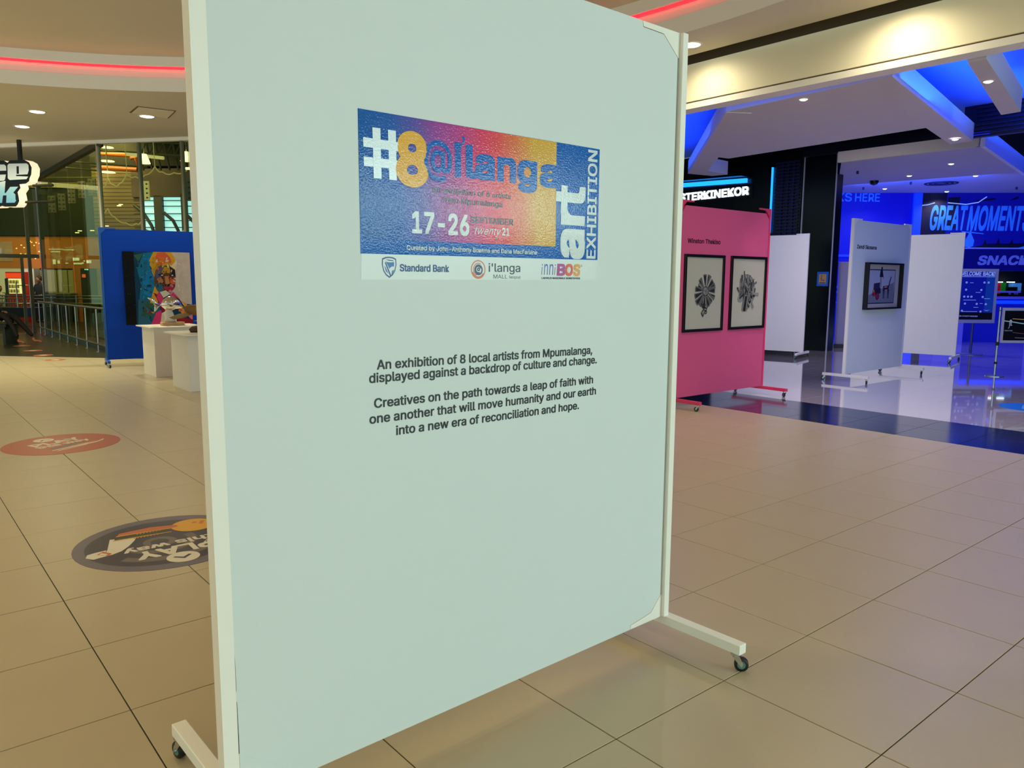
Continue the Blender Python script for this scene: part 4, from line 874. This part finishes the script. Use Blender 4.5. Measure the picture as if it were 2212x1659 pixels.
# rope lights hung in swags
rope_m = mat('rope_light', (206,184,120), .5, emit=(206,184,120), estr=.35)
sw_pts = [[(.36,4.30),(.60,4.42),(.80,4.75)],[(.80,4.75),(.98,4.55),(1.2,4.58),(1.47,4.90)],[(1.47,4.90),(1.75,4.80),(2.1,4.85),(2.45,5.12)],[(2.45,5.12),(2.7,4.95),(3.1,4.92),(3.55,5.0)],[(.52,3.62),(.72,3.78),(.95,3.50),(1.35,3.30),(1.70,3.28),(1.90,3.38)],[(2.0,3.1),(2.6,2.98),(3.2,3.02),(3.4,3.15)]]
rl = thing('rope_light', 'thin rope light hung in swags across the arcade', 'string lights', SH.to_translation(), -45)
for c in sw_pts:
    P_ = [pnt(s,z,25.5) for s,z in c]; pts = []
    for i in range(len(P_)-1):
        for j in range(5): t = j/5; pts.append(tuple(P_[i][k]*(1-t)+P_[i+1][k]*t-(.06*math.sin(math.pi*t) if k == 2 else 0) for k in range(3)))
    MB().tube(pts+[P_[-1]], .018, 5).build('swag', rope_m, rl)
for s in (.80,1.47,2.45): MB().tube([pnt(s,4.75+(s-.8)*.22,25.5),pnt(s-.03,6.5,25.5)], .01, 5).build('hanger', rope_m, rl)
# giant domino board; the grey ones are reflections built as boards
def domino(label, s0, s1, z0, z1, D, m, dots=True):
    a, b = shop(s0,z0,D), shop(s1,z1,D); t = thing('domino_shape', label, 'wall decoration', SH @ Vector((a[0],a[1],a[2])), -45, 'domino boards in the arcade')
    W, H = b[0]-a[0], b[2]-a[2]; MB().box((0,0,0),(W,.05,H)).build('board', m, t)
    if dots:
        q = MB()
        for i in range(4):
            for j in range(2): cx, cz = W*(.22+.52*j), H*(.12+.24*i); q.flat(disc((cx,cz), W*.10, 12), -.004); q.flat([(cx-W*.02,cz),(cx+W*.16,cz-W*.05),(cx+W*.16,cz+W*.05)], -.0045)
        q.build('pips', mat('pip_black', (40,30,20), .6), t)
dom_w = mat('domino_lit', (226,208,150), .6, emit=(226,208,150), estr=.35); dom_refl = mat('domino_reflection', (92,88,92), .6)
domino('lit domino board with black pips over the arcade window', 1.91, 2.20, 4.05, 4.66, 27, dom_w)
domino('grey domino reflection at the right of the arcade glass', 3.35, 3.66, 4.02, 4.72, 27, dom_refl)
for i, (s, z) in enumerate(((-1.38,3.65),(-1.02,3.72),(-.66,3.95),(-.28,4.12),(.08,4.20))): domino('dim grey domino reflection in the dark of the arcade, number %s from the left' % ('one','two','three','four','five')[i], s, s+.26, z, z+.55, 28.5, dom_refl)
q = [(.14,3.05),(-.40,2.98),(-.30,3.04),(.66,3.2),(1.20,3.9),(1.14,3.86)]
for i, (s, z) in enumerate(q):
    t = sthing('spot_lamp', 'tiny bright strip lamp glinting in the arcade, %s from the left' % ('third','first','second','fourth','sixth','fifth')[i], 'lamp', s, z, 28, 'tiny strip lamps in the arcade'); MB().box((-.06,-.03,-.012),(.06,.0,.012)).build('lamp', warm_glow, t)
# inner rails, covered table, tubes
ir = thing('queue_rail', 'steel rails and bars in front of the food counter', 'railing', SH.to_translation(), -45)
for z in (.755,.60,.855): MB().tube([pnt(-4.6,z,28),pnt(1.6,z+.02,28)], .022, 6).build('rail', steel, ir)
for i in range(24): MB().tube([pnt(-4.5+i*.10,.72,28.2),pnt(-4.5+i*.10,.20,28.2)], .014, 6).build('bar', steel, ir)
for s in (-3.9,-3.2,-2.5,-1.5,-.6,.3): MB().tube([pnt(s,.86,28),pnt(s,.0,28)], .025, 6).build('post', steel, ir)
tx, ty, tz = shop(-3.4, .45, 26)
tbl = thing('table', 'low table under a dark blue cloth behind the arcade door', 'table', SH @ Vector((tx,ty,0)), -45)
MB().box((-2.4,0,.31),(.985,.7,.59)).build('cloth', mat('navy_cloth', (22,18,66), .7, noise=.15), tbl)
for x in (-1.2,.2,.9): MB().box((x,.1,0),(x+.07,.17,.40)).build('leg', alu_d, tbl)
MB().box((-.3,.35,.10),(.25,.5,.14)).build('shelf', mat('shelf_tan', (176,140,80), .6), tbl)
# ---------------------------------------------------------------- people
skin = mat('skin', (176,124,92), .55); skin2 = mat('skin_brown', (146,98,66), .55)
def figure(name, joints, edges, m, parent, root=0, sub=1):
    me = bpy.data.meshes.new(name); me.from_pydata([j[0] for j in joints], edges, []); o = bpy.data.objects.new(name, me); col.objects.link(o)
    s = o.modifiers.new('skin', 'SKIN'); o.modifiers.new('sub', 'SUBSURF').levels = sub; o.modifiers['sub'].render_levels = sub
    for v, j in zip(me.skin_vertices[0].data, joints): v.radius = j[1] if isinstance(j[1], tuple) else (j[1], j[1])
    me.skin_vertices[0].data[root].use_root = True
    bpy.context.view_layer.update(); dg = bpy.context.evaluated_depsgraph_get()
    nm = bpy.data.meshes.new_from_object(o.evaluated_get(dg)); o.modifiers.clear(); o.data = nm; bpy.data.meshes.remove(me)
    nm.materials.clear(); [nm.materials.append(x) for x in (m if isinstance(m, list) else [m])]
    for p in nm.polygons: p.use_smooth = True
    o.parent = parent; return o
def head(parent, c, r, m, hair, face=(0,-1)):
    f = Vector((face[0],face[1],0)).normalized(); sd = Vector((-f.y,f.x,0)); c = Vector(c)
    q = MB(); q.ball(c, r, 16, 0, (.80,.92,1.12)); q.ball(c+f*r*.25-Vector((0,0,r*.62)), r*.55, 12, 0, (.9,.9,.8))
    q.ball(c+f*r*.92-Vector((0,0,r*.12)), r*.17, 8, 0, (.8,1,1.3))
    for s in (-1,1): q.ball(c+sd*s*r*.80-Vector((0,0,r*.05)), r*.22, 8, 0, (.5,.8,1.2)); q.ball(c+f*r*.80+sd*s*r*.33+Vector((0,0,r*.10)), r*.10, 8, 1)
    q.ball(c+f*r*.80-Vector((0,0,r*.52)), r*.20, 8, 2, (1.0,.6,.35)); q.build('head', [m, mat('eye_dark', (20,16,14), .3), mat('lips', (130,70,60), .5)], parent, smooth=True)
    MB().ball(c-f*r*.14+Vector((0,0,r*.24)), r*1.02, 16, 0, (.84,.92,1.02)).build('hair', hair, parent, smooth=True)
def hand(parent, w, d, m, side=1):
    """palm and five separate curled fingers, from the wrist W along D"""
    w = Vector(w); d = Vector(d).normalized(); b = d.cross(Vector((0,0,1))); b = b.normalized() if b.length > .1 else Vector((1,0,0)); c = b.cross(d)
    J = [(w-d*.01,.018),(w+d*.05,(.034,.016)),(w+d*.085,(.036,.015))]; E = [(0,1),(1,2)]
    for i, (o_, l) in enumerate(((-.026,.055),(-.009,.068),(.009,.064),(.026,.050))):
        k = len(J); base = w+d*.080+b*o_; J += [(base,.009),(base+d*l*.6-c*.008,.008),(base+d*l-c*.026,.006)]; E += [(2,k),(k,k+1),(k+1,k+2)]
    k = len(J); J += [(w+d*.03+b*.034*side,.011),(w+d*.065+b*.055*side-c*.01,.009)]; E += [(1,k),(k,k+1)]
    return figure('hand', [(tuple(a),r) for a, r in J], E, m, parent, 1, 1)
cloth_blk = mat('black_jersey', (18,18,22), .8, noise=.2)
px, py, _ = shop(-1.885, 1.0, 29.0)
p1 = thing('person', 'person in a black top standing behind the food counter, looking left', 'person', SH @ Vector((px,py,0)), -45)
figure('body', [((0,0,.86),(.14,.10)),((0,0,1.02),(.15,.10)),((0,0,1.17),(.16,.10)),((0,0,1.27),(.07,.06)),((0,0,1.34),(.045,.045)),
    ((-.15,0,1.22),.055),((-.20,-.03,1.05),.045),((-.16,-.14,.92),.035),((.15,0,1.22),.055),((.20,-.03,1.05),.045),((.16,-.14,.92),.035),
    ((-.08,0,.78),.085),((-.09,0,.44),.06),((-.09,0,.08),.045),((-.09,-.12,.03),.04),((.08,0,.78),.085),((.09,0,.44),.06),((.09,0,.08),.045),((.09,-.12,.03),.04)],
    [(0,1),(1,2),(2,3),(3,4),(2,5),(5,6),(6,7),(2,8),(8,9),(9,10),(0,11),(11,12),(12,13),(13,14),(0,15),(15,16),(16,17),(17,18)], cloth_blk, p1)
head(p1, (-.01,-.01,1.43), .095, skin, mat('dark_hair', (44,30,22), .7), (-.8,-.6))
for s in (-1,1): hand(p1, (s*.16,-.15,.92), (-s*.3,-1,-.1), skin, -s)
px, py, _ = shop(-3.36, 1.0, 28.4)
p2 = thing('person', 'child in a pale patterned top at the left edge of the photo, by the rails', 'person', SH @ Vector((px,py,0)), -45)
figure('body', [((0,0,.62),(.11,.08)),((0,0,.78),(.11,.08)),((0,0,.90),(.12,.08)),((0,0,.98),(.05,.05)),((0,0,1.03),(.036,.036)),
    ((-.11,0,.93),.042),((-.15,-.02,.78),.035),((-.13,-.10,.66),.026),((.11,0,.93),.042),((.15,-.02,.78),.035),((.13,-.10,.66),.026),
    ((-.06,0,.56),.065),((-.07,0,.32),.048),((-.07,0,.06),.036),((-.07,-.09,.03),.032),((.06,0,.56),.065),((.07,0,.32),.048),((.07,0,.06),.036),((.07,-.09,.03),.032)],
    [(0,1),(1,2),(2,3),(3,4),(2,5),(5,6),(6,7),(2,8),(8,9),(9,10),(0,11),(11,12),(12,13),(13,14),(0,15),(15,16),(16,17),(17,18)], mat('patterned_top', (190,182,170), .8, noise=.4, nscale=22), p2)
head(p2, (0,-.01,1.115), .088, skin2, mat('brown_hair', (66,40,26), .7), (1,-.4))
for s in (-1,1): hand(p2, (s*.13,-.11,.66), (-s*.2,-.4,-1), skin2, -s)
# seated person, mostly out of the frame to the left: only crossed legs and feet show
bn = thing('bench', 'dark bench at the left edge under the seated person', 'bench', (.51,19.1,0), -45)
MB().box((-1.3,-.25,.40),(.28,.25,.46)).build('seat', mat('bench_dark', (26,20,16), .5), bn)
for x in (-1.2,.15): MB().box((x,-.2,.003),(x+.06,.2,.40)).build('leg', alu_d, bn)
p3 = thing('person', 'seated person in dark trousers with feet stretched out, at the left edge', 'person', (.51,19.1,.05), -45)
trs = mat('dark_trousers', (26,16,16), .8, noise=.25)
figure('body', [((-.32,0,.55),(.16,.13)),((-.36,0,.75),(.16,.11)),((-.38,0,.98),(.17,.11)),((-.37,0,1.10),(.07,.06)),((-.36,0,1.16),(.05,.05)),
    ((-.22,-.10,.54),.095),((.16,-.12,.60),.075),((.36,-.14,.34),.055),((.47,-.16,.11),.042),
    ((-.22,.10,.54),.095),((.22,.09,.58),.075),((.46,.10,.32),.055),((.62,.12,.12),.042),
    ((-.38,-.17,1.03),.055),((-.30,-.22,.80),.045),((-.10,-.16,.68),.035),((-.38,.17,1.03),.055),((-.30,.22,.80),.045),((-.10,.16,.68),.035)],
    [(0,1),(1,2),(2,3),(3,4),(0,5),(5,6),(6,7),(7,8),(0,9),(9,10),(10,11),(11,12),(2,13),(13,14),(14,15),(2,16),(16,17),(17,18)], trs, p3)
head(p3, (-.35,-.01,1.26), .10, skin, mat('black_hair', (24,18,16), .7), (1,-.1))
for s in (-1,1): hand(p3, (-.10,s*.16,.68), (1,-s*.3,-.1), skin, s)
for a, b in (((.47,-.16,.08),(.66,-.19,-.012)),((.62,.12,.10),(.82,.14,-.012))):
    figure('foot', [(a,.036),((a[0]+.03,a[1],.015),(.04,.038)),((b[0]-.06,b[1],.02),(.045,.03)),(b,(.035,.02))], [(0,1),(1,2),(2,3)], mat('tan_shoe', (170,104,66), .6), p3)
# arcade lamps
area('arcade_wash', (3.0,26.0,5.9), (3.2,27.6,2.0), 4, 2, 330, (1.0,.82,.50))
area('arcade_floor_wash', (1.0,24.8,4.2), (1.0,24.8,0), 3, 2, 40, (1.0,.82,.5))
# ================================================================== cinema foyer
led_blue = mat('blue_led', (30,150,255), .5, emit=(24,140,255), estr=2.2); led_white = mat('sign_white_glow', (235,250,255), .5, emit=(236,250,255), estr=3.0)
dark_col = mat('dark_gloss_column', (8,9,26), .22, noise=.2, nscale=4, spec=.3)
cl = struct(MB().box((14.25,6.98,0),(14.54,7.72,4.9)).build('wall_back', dark_col))
edge_m = mat('pale_edge_trim', (196,196,214), .35, metal=.3)
MB().box((14.235,7.705,0),(14.26,7.735,4.9)).build('edge_trim', edge_m, cl); MB().box((14.235,6.965,0),(14.26,6.985,4.9)).build('edge_trim', edge_m, cl)
# blue louvres and LED line left of the column
lw = thing('louvre_screen', 'dark louvre screen with a vertical blue light line left of the column', 'screen', (14.2,7.75,0))
lvb = mat('louvre_navy', (16,18,90), .4)
for i in range(24): MB().box((-.05,.03,2.45+i*.072),(-.01,.62,2.485+i*.072)).build('slat', lvb, lw)
for yy in (.16,.30,.44): MB().box((-.035,yy,2.45),(-.02,yy+.03,4.15)).build('upright', lvb, lw)
MB().box((-.07,.68,2.60),(-.03,.71,4.05)).build('light_line', led_blue, lw)
# the lit cinema name with its blue light bar
cs = thing('cinema_sign', 'glowing white cinema name under a blue light bar on the black wall', 'sign', (14.1,9.03,0), 90)
# local x runs towards -Y after the turn below
cs.rotation_euler = (0,0,R(-90)); cs.location = (14.198,11.06,0)
q = MB(); put_text(q, 'STERKINEKOR', (.03,3.485), (2.02,3.505), .185, -.05, bold=.03); q.build('lettering', led_white, cs)
MB().box((-.1,-.03,3.43),(2.1,0,3.74)).build('back_plate', blk, cs); MB().plate([(-.1,3.83),(1.97,3.77),(1.97,3.87),(-.1,3.925)], -.10, -.04).build('light_bar', led_blue, cs)
tag(MB().plate([(-.1,3.95),(2.0,3.90),(2.0,3.96),(-.1,4.01)], -.35, 0).build('canopy', blk, cs), None)
ntc = thing('wall_notice', 'small blue and orange notice on the dark column', 'notice', (14.245,7.28,1.41), -90)
MB().box((0,-.008,0),(.26,0,.31)).build('sheet', mat('notice_blue', (28,96,196), .5, emit=(20,80,180), estr=.15), ntc)
q = MB(); q.flat([(.045,.05),(.215,.05),(.215,.26),(.045,.26)], -.0095, 0); q.flat([(.10,.12),(.115,.12),(.115,.24),(.10,.24)], -.0105, 1); q.flat([(.06,.06),(.20,.06),(.20,.08),(.06,.08)], -.0105, 1); q.flat([(.12,.12),(.18,.12),(.18,.135),(.12,.135)], -.0105, 1)
q.build('print', [mat('notice_orange', (206,166,96), .5), mat('notice_ink', (60,70,150), .5)], ntc)
# ---- blue walls and snack bar, on a plane turned to the visitor
LBM = Matrix.Translation((20.3,6.37,0)) @ Matrix.Rotation(R(-43), 4, 'Z')
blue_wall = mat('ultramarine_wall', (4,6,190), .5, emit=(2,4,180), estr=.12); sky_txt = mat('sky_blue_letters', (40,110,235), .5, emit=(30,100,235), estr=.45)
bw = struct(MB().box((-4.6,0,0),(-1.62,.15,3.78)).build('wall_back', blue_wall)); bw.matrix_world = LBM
LT('DRINKS', (-4.35,3.575), (-3.165,3.568), .205, sky_txt, bw, y=-.004, bold=.012); LT('HERE', (-3.086,3.566), (-2.461,3.56), .205, sky_txt, bw, y=-.004, bold=.012)
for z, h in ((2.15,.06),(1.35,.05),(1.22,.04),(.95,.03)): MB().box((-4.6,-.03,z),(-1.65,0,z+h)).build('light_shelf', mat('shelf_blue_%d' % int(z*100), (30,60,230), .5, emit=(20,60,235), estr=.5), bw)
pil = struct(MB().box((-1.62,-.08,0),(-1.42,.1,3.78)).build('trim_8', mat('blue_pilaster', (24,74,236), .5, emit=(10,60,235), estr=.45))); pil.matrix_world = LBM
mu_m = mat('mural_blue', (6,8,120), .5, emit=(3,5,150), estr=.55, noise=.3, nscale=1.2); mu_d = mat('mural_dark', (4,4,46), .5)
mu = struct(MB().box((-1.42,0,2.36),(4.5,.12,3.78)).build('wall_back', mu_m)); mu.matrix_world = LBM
q = MB(); q.flat([(-1.42,2.36),(-.75,2.36),(-.78,3.77),(-1.42,3.77)], -.003); q.flat([(-.75,3.66),(-.45,3.68),(-.50,2.9),(-.78,2.8)], -.003)
for a in ((-.1,3.55,.55,.10),(.75,3.58,.25,.12)): q.flat([(a[0],a[1]),(a[0]+a[2],a[1]+.06),(a[0]+a[2]*.9,a[1]+a[3]),(a[0]+.1,a[1]+.05)], -.0035)
q.flat([(-.2,2.36),(4.5,2.36),(4.5,2.48),(1.6,2.52),(.3,2.50)], -.0035)
for i in range(12): x = .2+i*.33; q.flat([(x,2.48),(x+.10,2.48),(x+.06,2.60+.10*rr.random())], -.0035)
for x in (-1.3,-.95): q.flat([(x,3.3),(x+.06,3.3),(x+.06,3.75),(x,3.75)], -.004)
q.build('mural_shapes', mu_d, mu)
q = MB(); q.flat([(-.17,2.78),(-.11,2.80),(-.10,2.74),(-.02,2.58),(-.04,2.44),(-.13,2.40),(-.25,2.43),(-.27,2.55),(-.18,2.72)], -.006); q.flat([(-.16,2.80),(-.13,2.86),(-.10,2.80)], -.006); q.flat([(-.36,2.82),(-.16,2.80),(-.16,2.77),(-.34,2.79)], -.006); q.flat([(-.10,2.80),(.20,2.76),(.20,2.74),(-.10,2.77)], -.006)
q.flat([(2.0,2.55),(4.5,2.55),(4.5,2.62),(2.0,2.62)], -.0045); q.flat([(1.1,2.40),(4.5,2.40),(4.5,2.46),(1.3,2.46)], -.0045)
q.build('mural_figure', sky_txt, mu)
LT('GREAT', (-1.165,2.865), (-.24,2.862), .60, sky_txt, mu, y=-.005, bold=.022, shear=.22); LT('MOMENTS', (-.235,2.856), (1.34,2.85), .60, sky_txt, mu, y=-.0055, bold=.022, shear=.22)
q = MB()
for p_ in ([(-1.42,3.46),(-1.25,3.48),(-1.08,3.53)],[(-.75,3.53),(-.3,3.49),(0,3.54),(.2,3.68)]): q.tube([(x,-.006,z) for x,z in p_], .012, 5)
q.build('light_stroke', mat('mural_glow', (130,170,255), .5, emit=(130,170,255), estr=.8), mu)
snk = thing('snack_bar', 'dark blue snack bar front reading SNACKS under the mural', 'counter', (20.3,6.37,0), -43)
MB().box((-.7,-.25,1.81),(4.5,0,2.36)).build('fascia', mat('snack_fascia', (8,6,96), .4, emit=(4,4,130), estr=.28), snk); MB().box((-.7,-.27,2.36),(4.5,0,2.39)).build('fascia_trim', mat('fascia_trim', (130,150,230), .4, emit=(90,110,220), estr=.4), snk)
q = MB(); put_text(q, 'SNACKS', (-.02,1.965), (1.47,1.975), .225, -.255, bold=.03, shear=.18); q.build('lettering', mat('snack_letters', (90,104,196), .5, emit=(70,84,190), estr=.45), snk)
MB().box((-.7,.3,0),(4.5,.4,1.81)).build('back_wall', mat('snack_dark', (8,8,26), .5), snk)
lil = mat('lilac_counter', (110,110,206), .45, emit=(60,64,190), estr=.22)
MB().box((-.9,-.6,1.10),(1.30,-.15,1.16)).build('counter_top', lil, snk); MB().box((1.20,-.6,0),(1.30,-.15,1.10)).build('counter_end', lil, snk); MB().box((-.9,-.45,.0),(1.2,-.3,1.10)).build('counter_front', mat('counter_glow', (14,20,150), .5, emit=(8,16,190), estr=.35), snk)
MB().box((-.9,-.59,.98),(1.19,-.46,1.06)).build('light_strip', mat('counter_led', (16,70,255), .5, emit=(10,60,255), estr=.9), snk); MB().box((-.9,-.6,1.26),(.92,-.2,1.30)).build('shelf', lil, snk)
q = MB()
q.box((.55,.1,1.22),(.80,.29,1.50), 0); q.box((.82,.1,1.25),(.93,.29,1.52), 1); q.box((1.10,.1,1.30),(1.32,.29,1.50), 2); q.box((.95,.05,1.10),(1.2,.2,1.40), 3)
q.build('drinks_display', [mat('cup_red', (150,10,40), .4, emit=(150,8,40), estr=.35), mat('cup_green', (16,120,20), .4, emit=(14,110,16), estr=.35), mat('display_teal', (70,130,180), .4, emit=(60,120,170), estr=.5), mat('urn_dark', (6,6,16), .2)], snk)
MB().box((.56,.05,1.515),(.82,.12,1.535)).box((.95,.05,1.515),(1.12,.12,1.535)).build('lamp_strip', led_white, snk)
for x in (.82,.95,1.0): MB().ball((x,-.3,1.24), .035, 10, 0).build('tap', chrome, snk, smooth=True)
# high tables
MB().box((-1.4,-1.2,0),(-.72,-.5,1.05)).build('low_wall', lil, snk)
for lab, s, y, z in (('small round high table under the welcome sign, left of two', .02, -3.6, .72), ('small round high table under the welcome sign, right of two', .36, -3.3, .64)):
    t = thing('high_table', lab, 'table', LBM @ Vector((s,y,0)), -43)
    MB().lathe([(.0001,z),(.26,z),(.26,z-.03),(.0001,z-.03)], 24).build('table_top', mat('table_blue', (24,26,120), .3), t); MB().tube([(0,0,.01),(0,0,z-.03)], .03, 8).build('stem', mat('table_stem', (60,60,150), .3, metal=.5), t); MB().lathe([(.0001,.02),(.20,.012),(.20,0)], 20).build('foot', mat('table_foot', (60,60,140), .3, metal=.5), t)
bn_ = thing('pullup_banner', 'pale grey pull-up banner on a dark base between the column and the picture board', 'banner', (15.3,7.35,0), -52)
MB().add([(0,-.01,.09),(.85,-.01,.09),(.85,.03,1.96),(0,.03,1.96),(0,.0,.09),(.85,.0,.09),(.85,.04,1.96),(0,.04,1.96)], [(0,1,2,3),(7,6,5,4),(0,4,5,1),(3,2,6,7),(0,3,7,4),(1,5,6,2)]).build('sheet', mat('banner_grey', (150,150,176), .5), bn_)
MB().box((-.03,-.09,0),(.88,.09,.09)).build('base', mat('banner_base', (40,40,52), .4), bn_, bevel=.01); MB().tube([(.42,.05,.05),(.42,.05,1.97)], .012, 6).build('pole', steel, bn_)
# welcome poster stand
ws = thing('poster_stand', 'tall silver framed poster stand reading WELCOME BACK', 'poster stand', (16.1,4.76,0), -43); sil = mat('silver_frame', (206,212,226), .35, metal=.3)
for (a, b) in (((-.40,.665),(.425,.735)),((-.40,1.735),(.425,1.792)),((-.40,.735),(-.355,1.735)),((.375,.735),(.425,1.735))): MB().box((a[0],-.03,a[1]),(b[0],.03,b[1])).build('frame_bar', sil, ws)
MB().box((-.36,-.012,.73),(.38,.02,1.74)).build('poster', mat('welcome_blue', (10,20,150), .4, emit=(6,22,150), estr=.35), ws); MB().box((.20,-.0125,.89),(.38,-.011,1.74)).build('poster_tint', mat('welcome_teal', (12,60,160), .4, emit=(8,60,150), estr=.35), ws); MB().box((-.36,-.014,.74),(.38,-.011,.885)).build('poster_foot', mat('welcome_dark', (6,6,30), .4), ws)
pw = mat('welcome_white', (170,184,240), .5, emit=(150,170,240), estr=.45)
q = MB(); put_text(q, 'WELCOME BACK!', (-.345,1.652), (.366,1.652), .082, -.016, bold=.02, shear=.08); q.box((-.345,-.016,1.625),(.366,-.014,1.634))
for x, z in ((-.20,1.51),(.16,1.51),(.245,1.51),(-.20,1.36),(.11,1.355),(-.225,1.215),(.15,1.21),(-.15,1.215),(-.08,1.215),(-.20,1.07),(.04,1.065),(.225,1.06),(-.25,.92),(.13,.905)): ring(q, (x,z), .008, .021, -.016, 12)
for x, z, w_ in ((-.13,1.50,.07),(-.24,1.14,.26),(.18,1.17,.12),(-.02,.99,.10),(-.24,.90,.3),(.0,1.30,.10),(.10,1.07,.06)): q.flat([(x,z),(x+w_,z),(x+w_,z+.008),(x,z+.008)], -.016)
q.flat([(.18,.945),(.25,.93),(.32,.945),(.25,.92)], -.016); put_text(q, 'COVID-19 SAFETY MEASURES', (-.345,.80), (.08,.795), .022, -.016, bold=.01)
q.build('print', pw, ws)
MB().tube([(.0,0,.02),(.0,0,.67)], .026, 8).build('pole', mat('stand_pole', (70,76,140), .35, metal=.6), ws); MB().lathe([(.0001,.03),(.25,.012),(.25,0)], 24).build('base', mat('stand_base', (120,120,180), .3, metal=.5), ws)
# barrier stand with hanging picture
bs = thing('barrier_stand', 'steel barrier stand with a dark framed advert at the right edge', 'barrier', (12.25,3.0,0), -43)
p_ = MB().tube([(0,0,.02),(0,0,1.12)], .016, 10).build('pole', chrome, bs); MB().tube([(0,0,.50),(0,0,.56)], .026, 10).tube([(0,0,.20),(0,0,.235)], .026, 10).tube([(0,0,1.06),(0,0,1.07)], .024, 10).build('clamp', black_rub, p_)
MB().lathe([(.0001,.02),(.14,.01),(.14,0)], 20).build('foot', chrome, bs); MB().tube([(.95,0,.02),(.95,0,1.12)], .016, 10).build('pole', chrome, bs); MB().lathe([(.0001,.02),(.14,.01),(.14,0)], 20, (.95,0,0)).build('foot', chrome, bs)
for (a, b) in (((.04,.545),(.90,.585)),((.04,1.065),(.90,1.11)),((.04,.585),(.072,1.065)),((.87,.585),(.90,1.065))): MB().box((a[0],-.015,a[1]),(b[0],.015,b[1])).build('frame_bar', sil, bs)
MB().box((.07,-.008,.58),(.875,.008,1.07)).build('advert', mat('advert_dark', (10,12,20), .25, noise=.5, nscale=5), bs)
q = MB(); gl = [(.07,.90),(.2,.885),(.35,.86),(.5,.85),(.7,.86)]; q.tube([(x,-.009,z) for x,z in gl], .008, 5, 1); q.tube([(.2,-.009,.935),(.35,-.009,.925),(.6,-.009,.93)], .005, 5, 2)
q.flat([(.140,.78),(.155,.80),(.155,.905),(.175,.925),(.195,.905),(.19,.835),(.205,.83),(.205,.825),(.175,.82),(.175,.895),(.168,.895),(.165,.80),(.150,.775)], -.010, 0)
put_text(q, 'PRESTIGE', (.09,.735), (.215,.735), .016, -.010, bold=.01); q.tube([(.22,-.009,.715),(.34,-.009,.70),(.5,-.009,.69)], .004, 5, 3); q.tube([(.26,-.009,.63),(.5,-.009,.62)], .003, 5, 0)
q.build('print', [mat('advert_white', (200,206,214), .4), mat('advert_glint', (120,170,170), .4, emit=(120,170,170), estr=.4), mat('advert_gold', (190,160,90), .4, emit=(190,160,90), estr=.3), mat('advert_rose', (150,110,100), .4)], bs)
# lit glass case at the right edge
gc = thing('display_case', 'glowing glass display case behind the barrier at the right edge', 'display case', LBM @ Vector((1.18,-2.2,0)), -43)
MB().box((0,0,.02),(.9,.5,.50)).build('case', mat('case_teal', (90,150,200), .2, emit=(60,120,190), estr=.5), gc); MB().box((0,-.02,.02),(.9,0,.10)).build('lamp_strip', led_white, gc); MB().box((-.1,-.01,.30),(-.03,.03,.48)).build('post', sil, gc)
# foyer downlights, vent, camera dome
fglow = mat('foyer_lamp_glow', (255,240,240), .5, emit=(255,238,240), estr=8.)
for lab, x, y in (('nearest small foyer downlight, above the right end of the mural',14.53,4.82),('second row foyer downlight, left of the vent',15.70,6.11),('second row foyer downlight, right of the vent',16.72,5.17),('far foyer downlight over the blue wall',17.66,7.54),('far foyer downlight under the vent',19.37,6.78),('far foyer downlight at the right edge',21.19,5.96)):
    downlight(lab, x, y, FZ, .055, fglow, 'foyer downlights')
for lab, x, y in (('small downlight on the pale raft just behind the cream beam',6.56,3.31),('small downlight on the right blue-lit ceiling fin',7.15,1.62),('small downlight near the end of the long ceiling fin',10.36,3.15)):
    downlight(lab, x, y, 3.56 if x < 7 else 3.54, .05, fglow)
vt = thing('air_vent', 'round ceiling air vent between the foyer downlights', 'vent', (17.52,6.18,FZ)); vm = mat('vent_dark', (40,36,80), .6)
for r0 in (.30,.20,.10): MB().lathe([(r0,-.012),(r0+.05,-.022),(r0+.06,0)], 24).build('louvre_ring', vm, vt)
dm = thing('camera_dome', 'dark dome security camera on the foyer ceiling', 'camera', (15.99,7.01,FZ))
MB().lathe([(.10,0),(.10,-.03),(.07,-.08),(.0001,-.105)], 20).build('dome', mat('dome_dark', (14,12,30), .2), dm, smooth=True)
for i, (x, y, lab) in enumerate(((14.2,6.5,'nearest the dark column'),(16.8,6.55,'just before the round vent'),(17.0,7.75,'farthest to the left over the blue wall'),(19.6,5.3,'farthest to the right'))):
    t = thing('sprinkler', 'tiny sprinkler head on the foyer ceiling, '+lab, 'sprinkler', (x,y,FZ), 0, 'sprinklers on the foyer ceiling'); MB().tube([(0,0,0),(0,0,-.06)], .025, 8).build('head', vm, t)

for o in bpy.data.objects:
    if o.parent and o.name.split('.')[0] in ('print', 'stencil_cut', 'mural_shapes', 'painted_surface', 'drawing', 'picture', 'lit_tags', 'star_lights', 'louvre', 'spot_column'): o['kind'] = 'stuff'
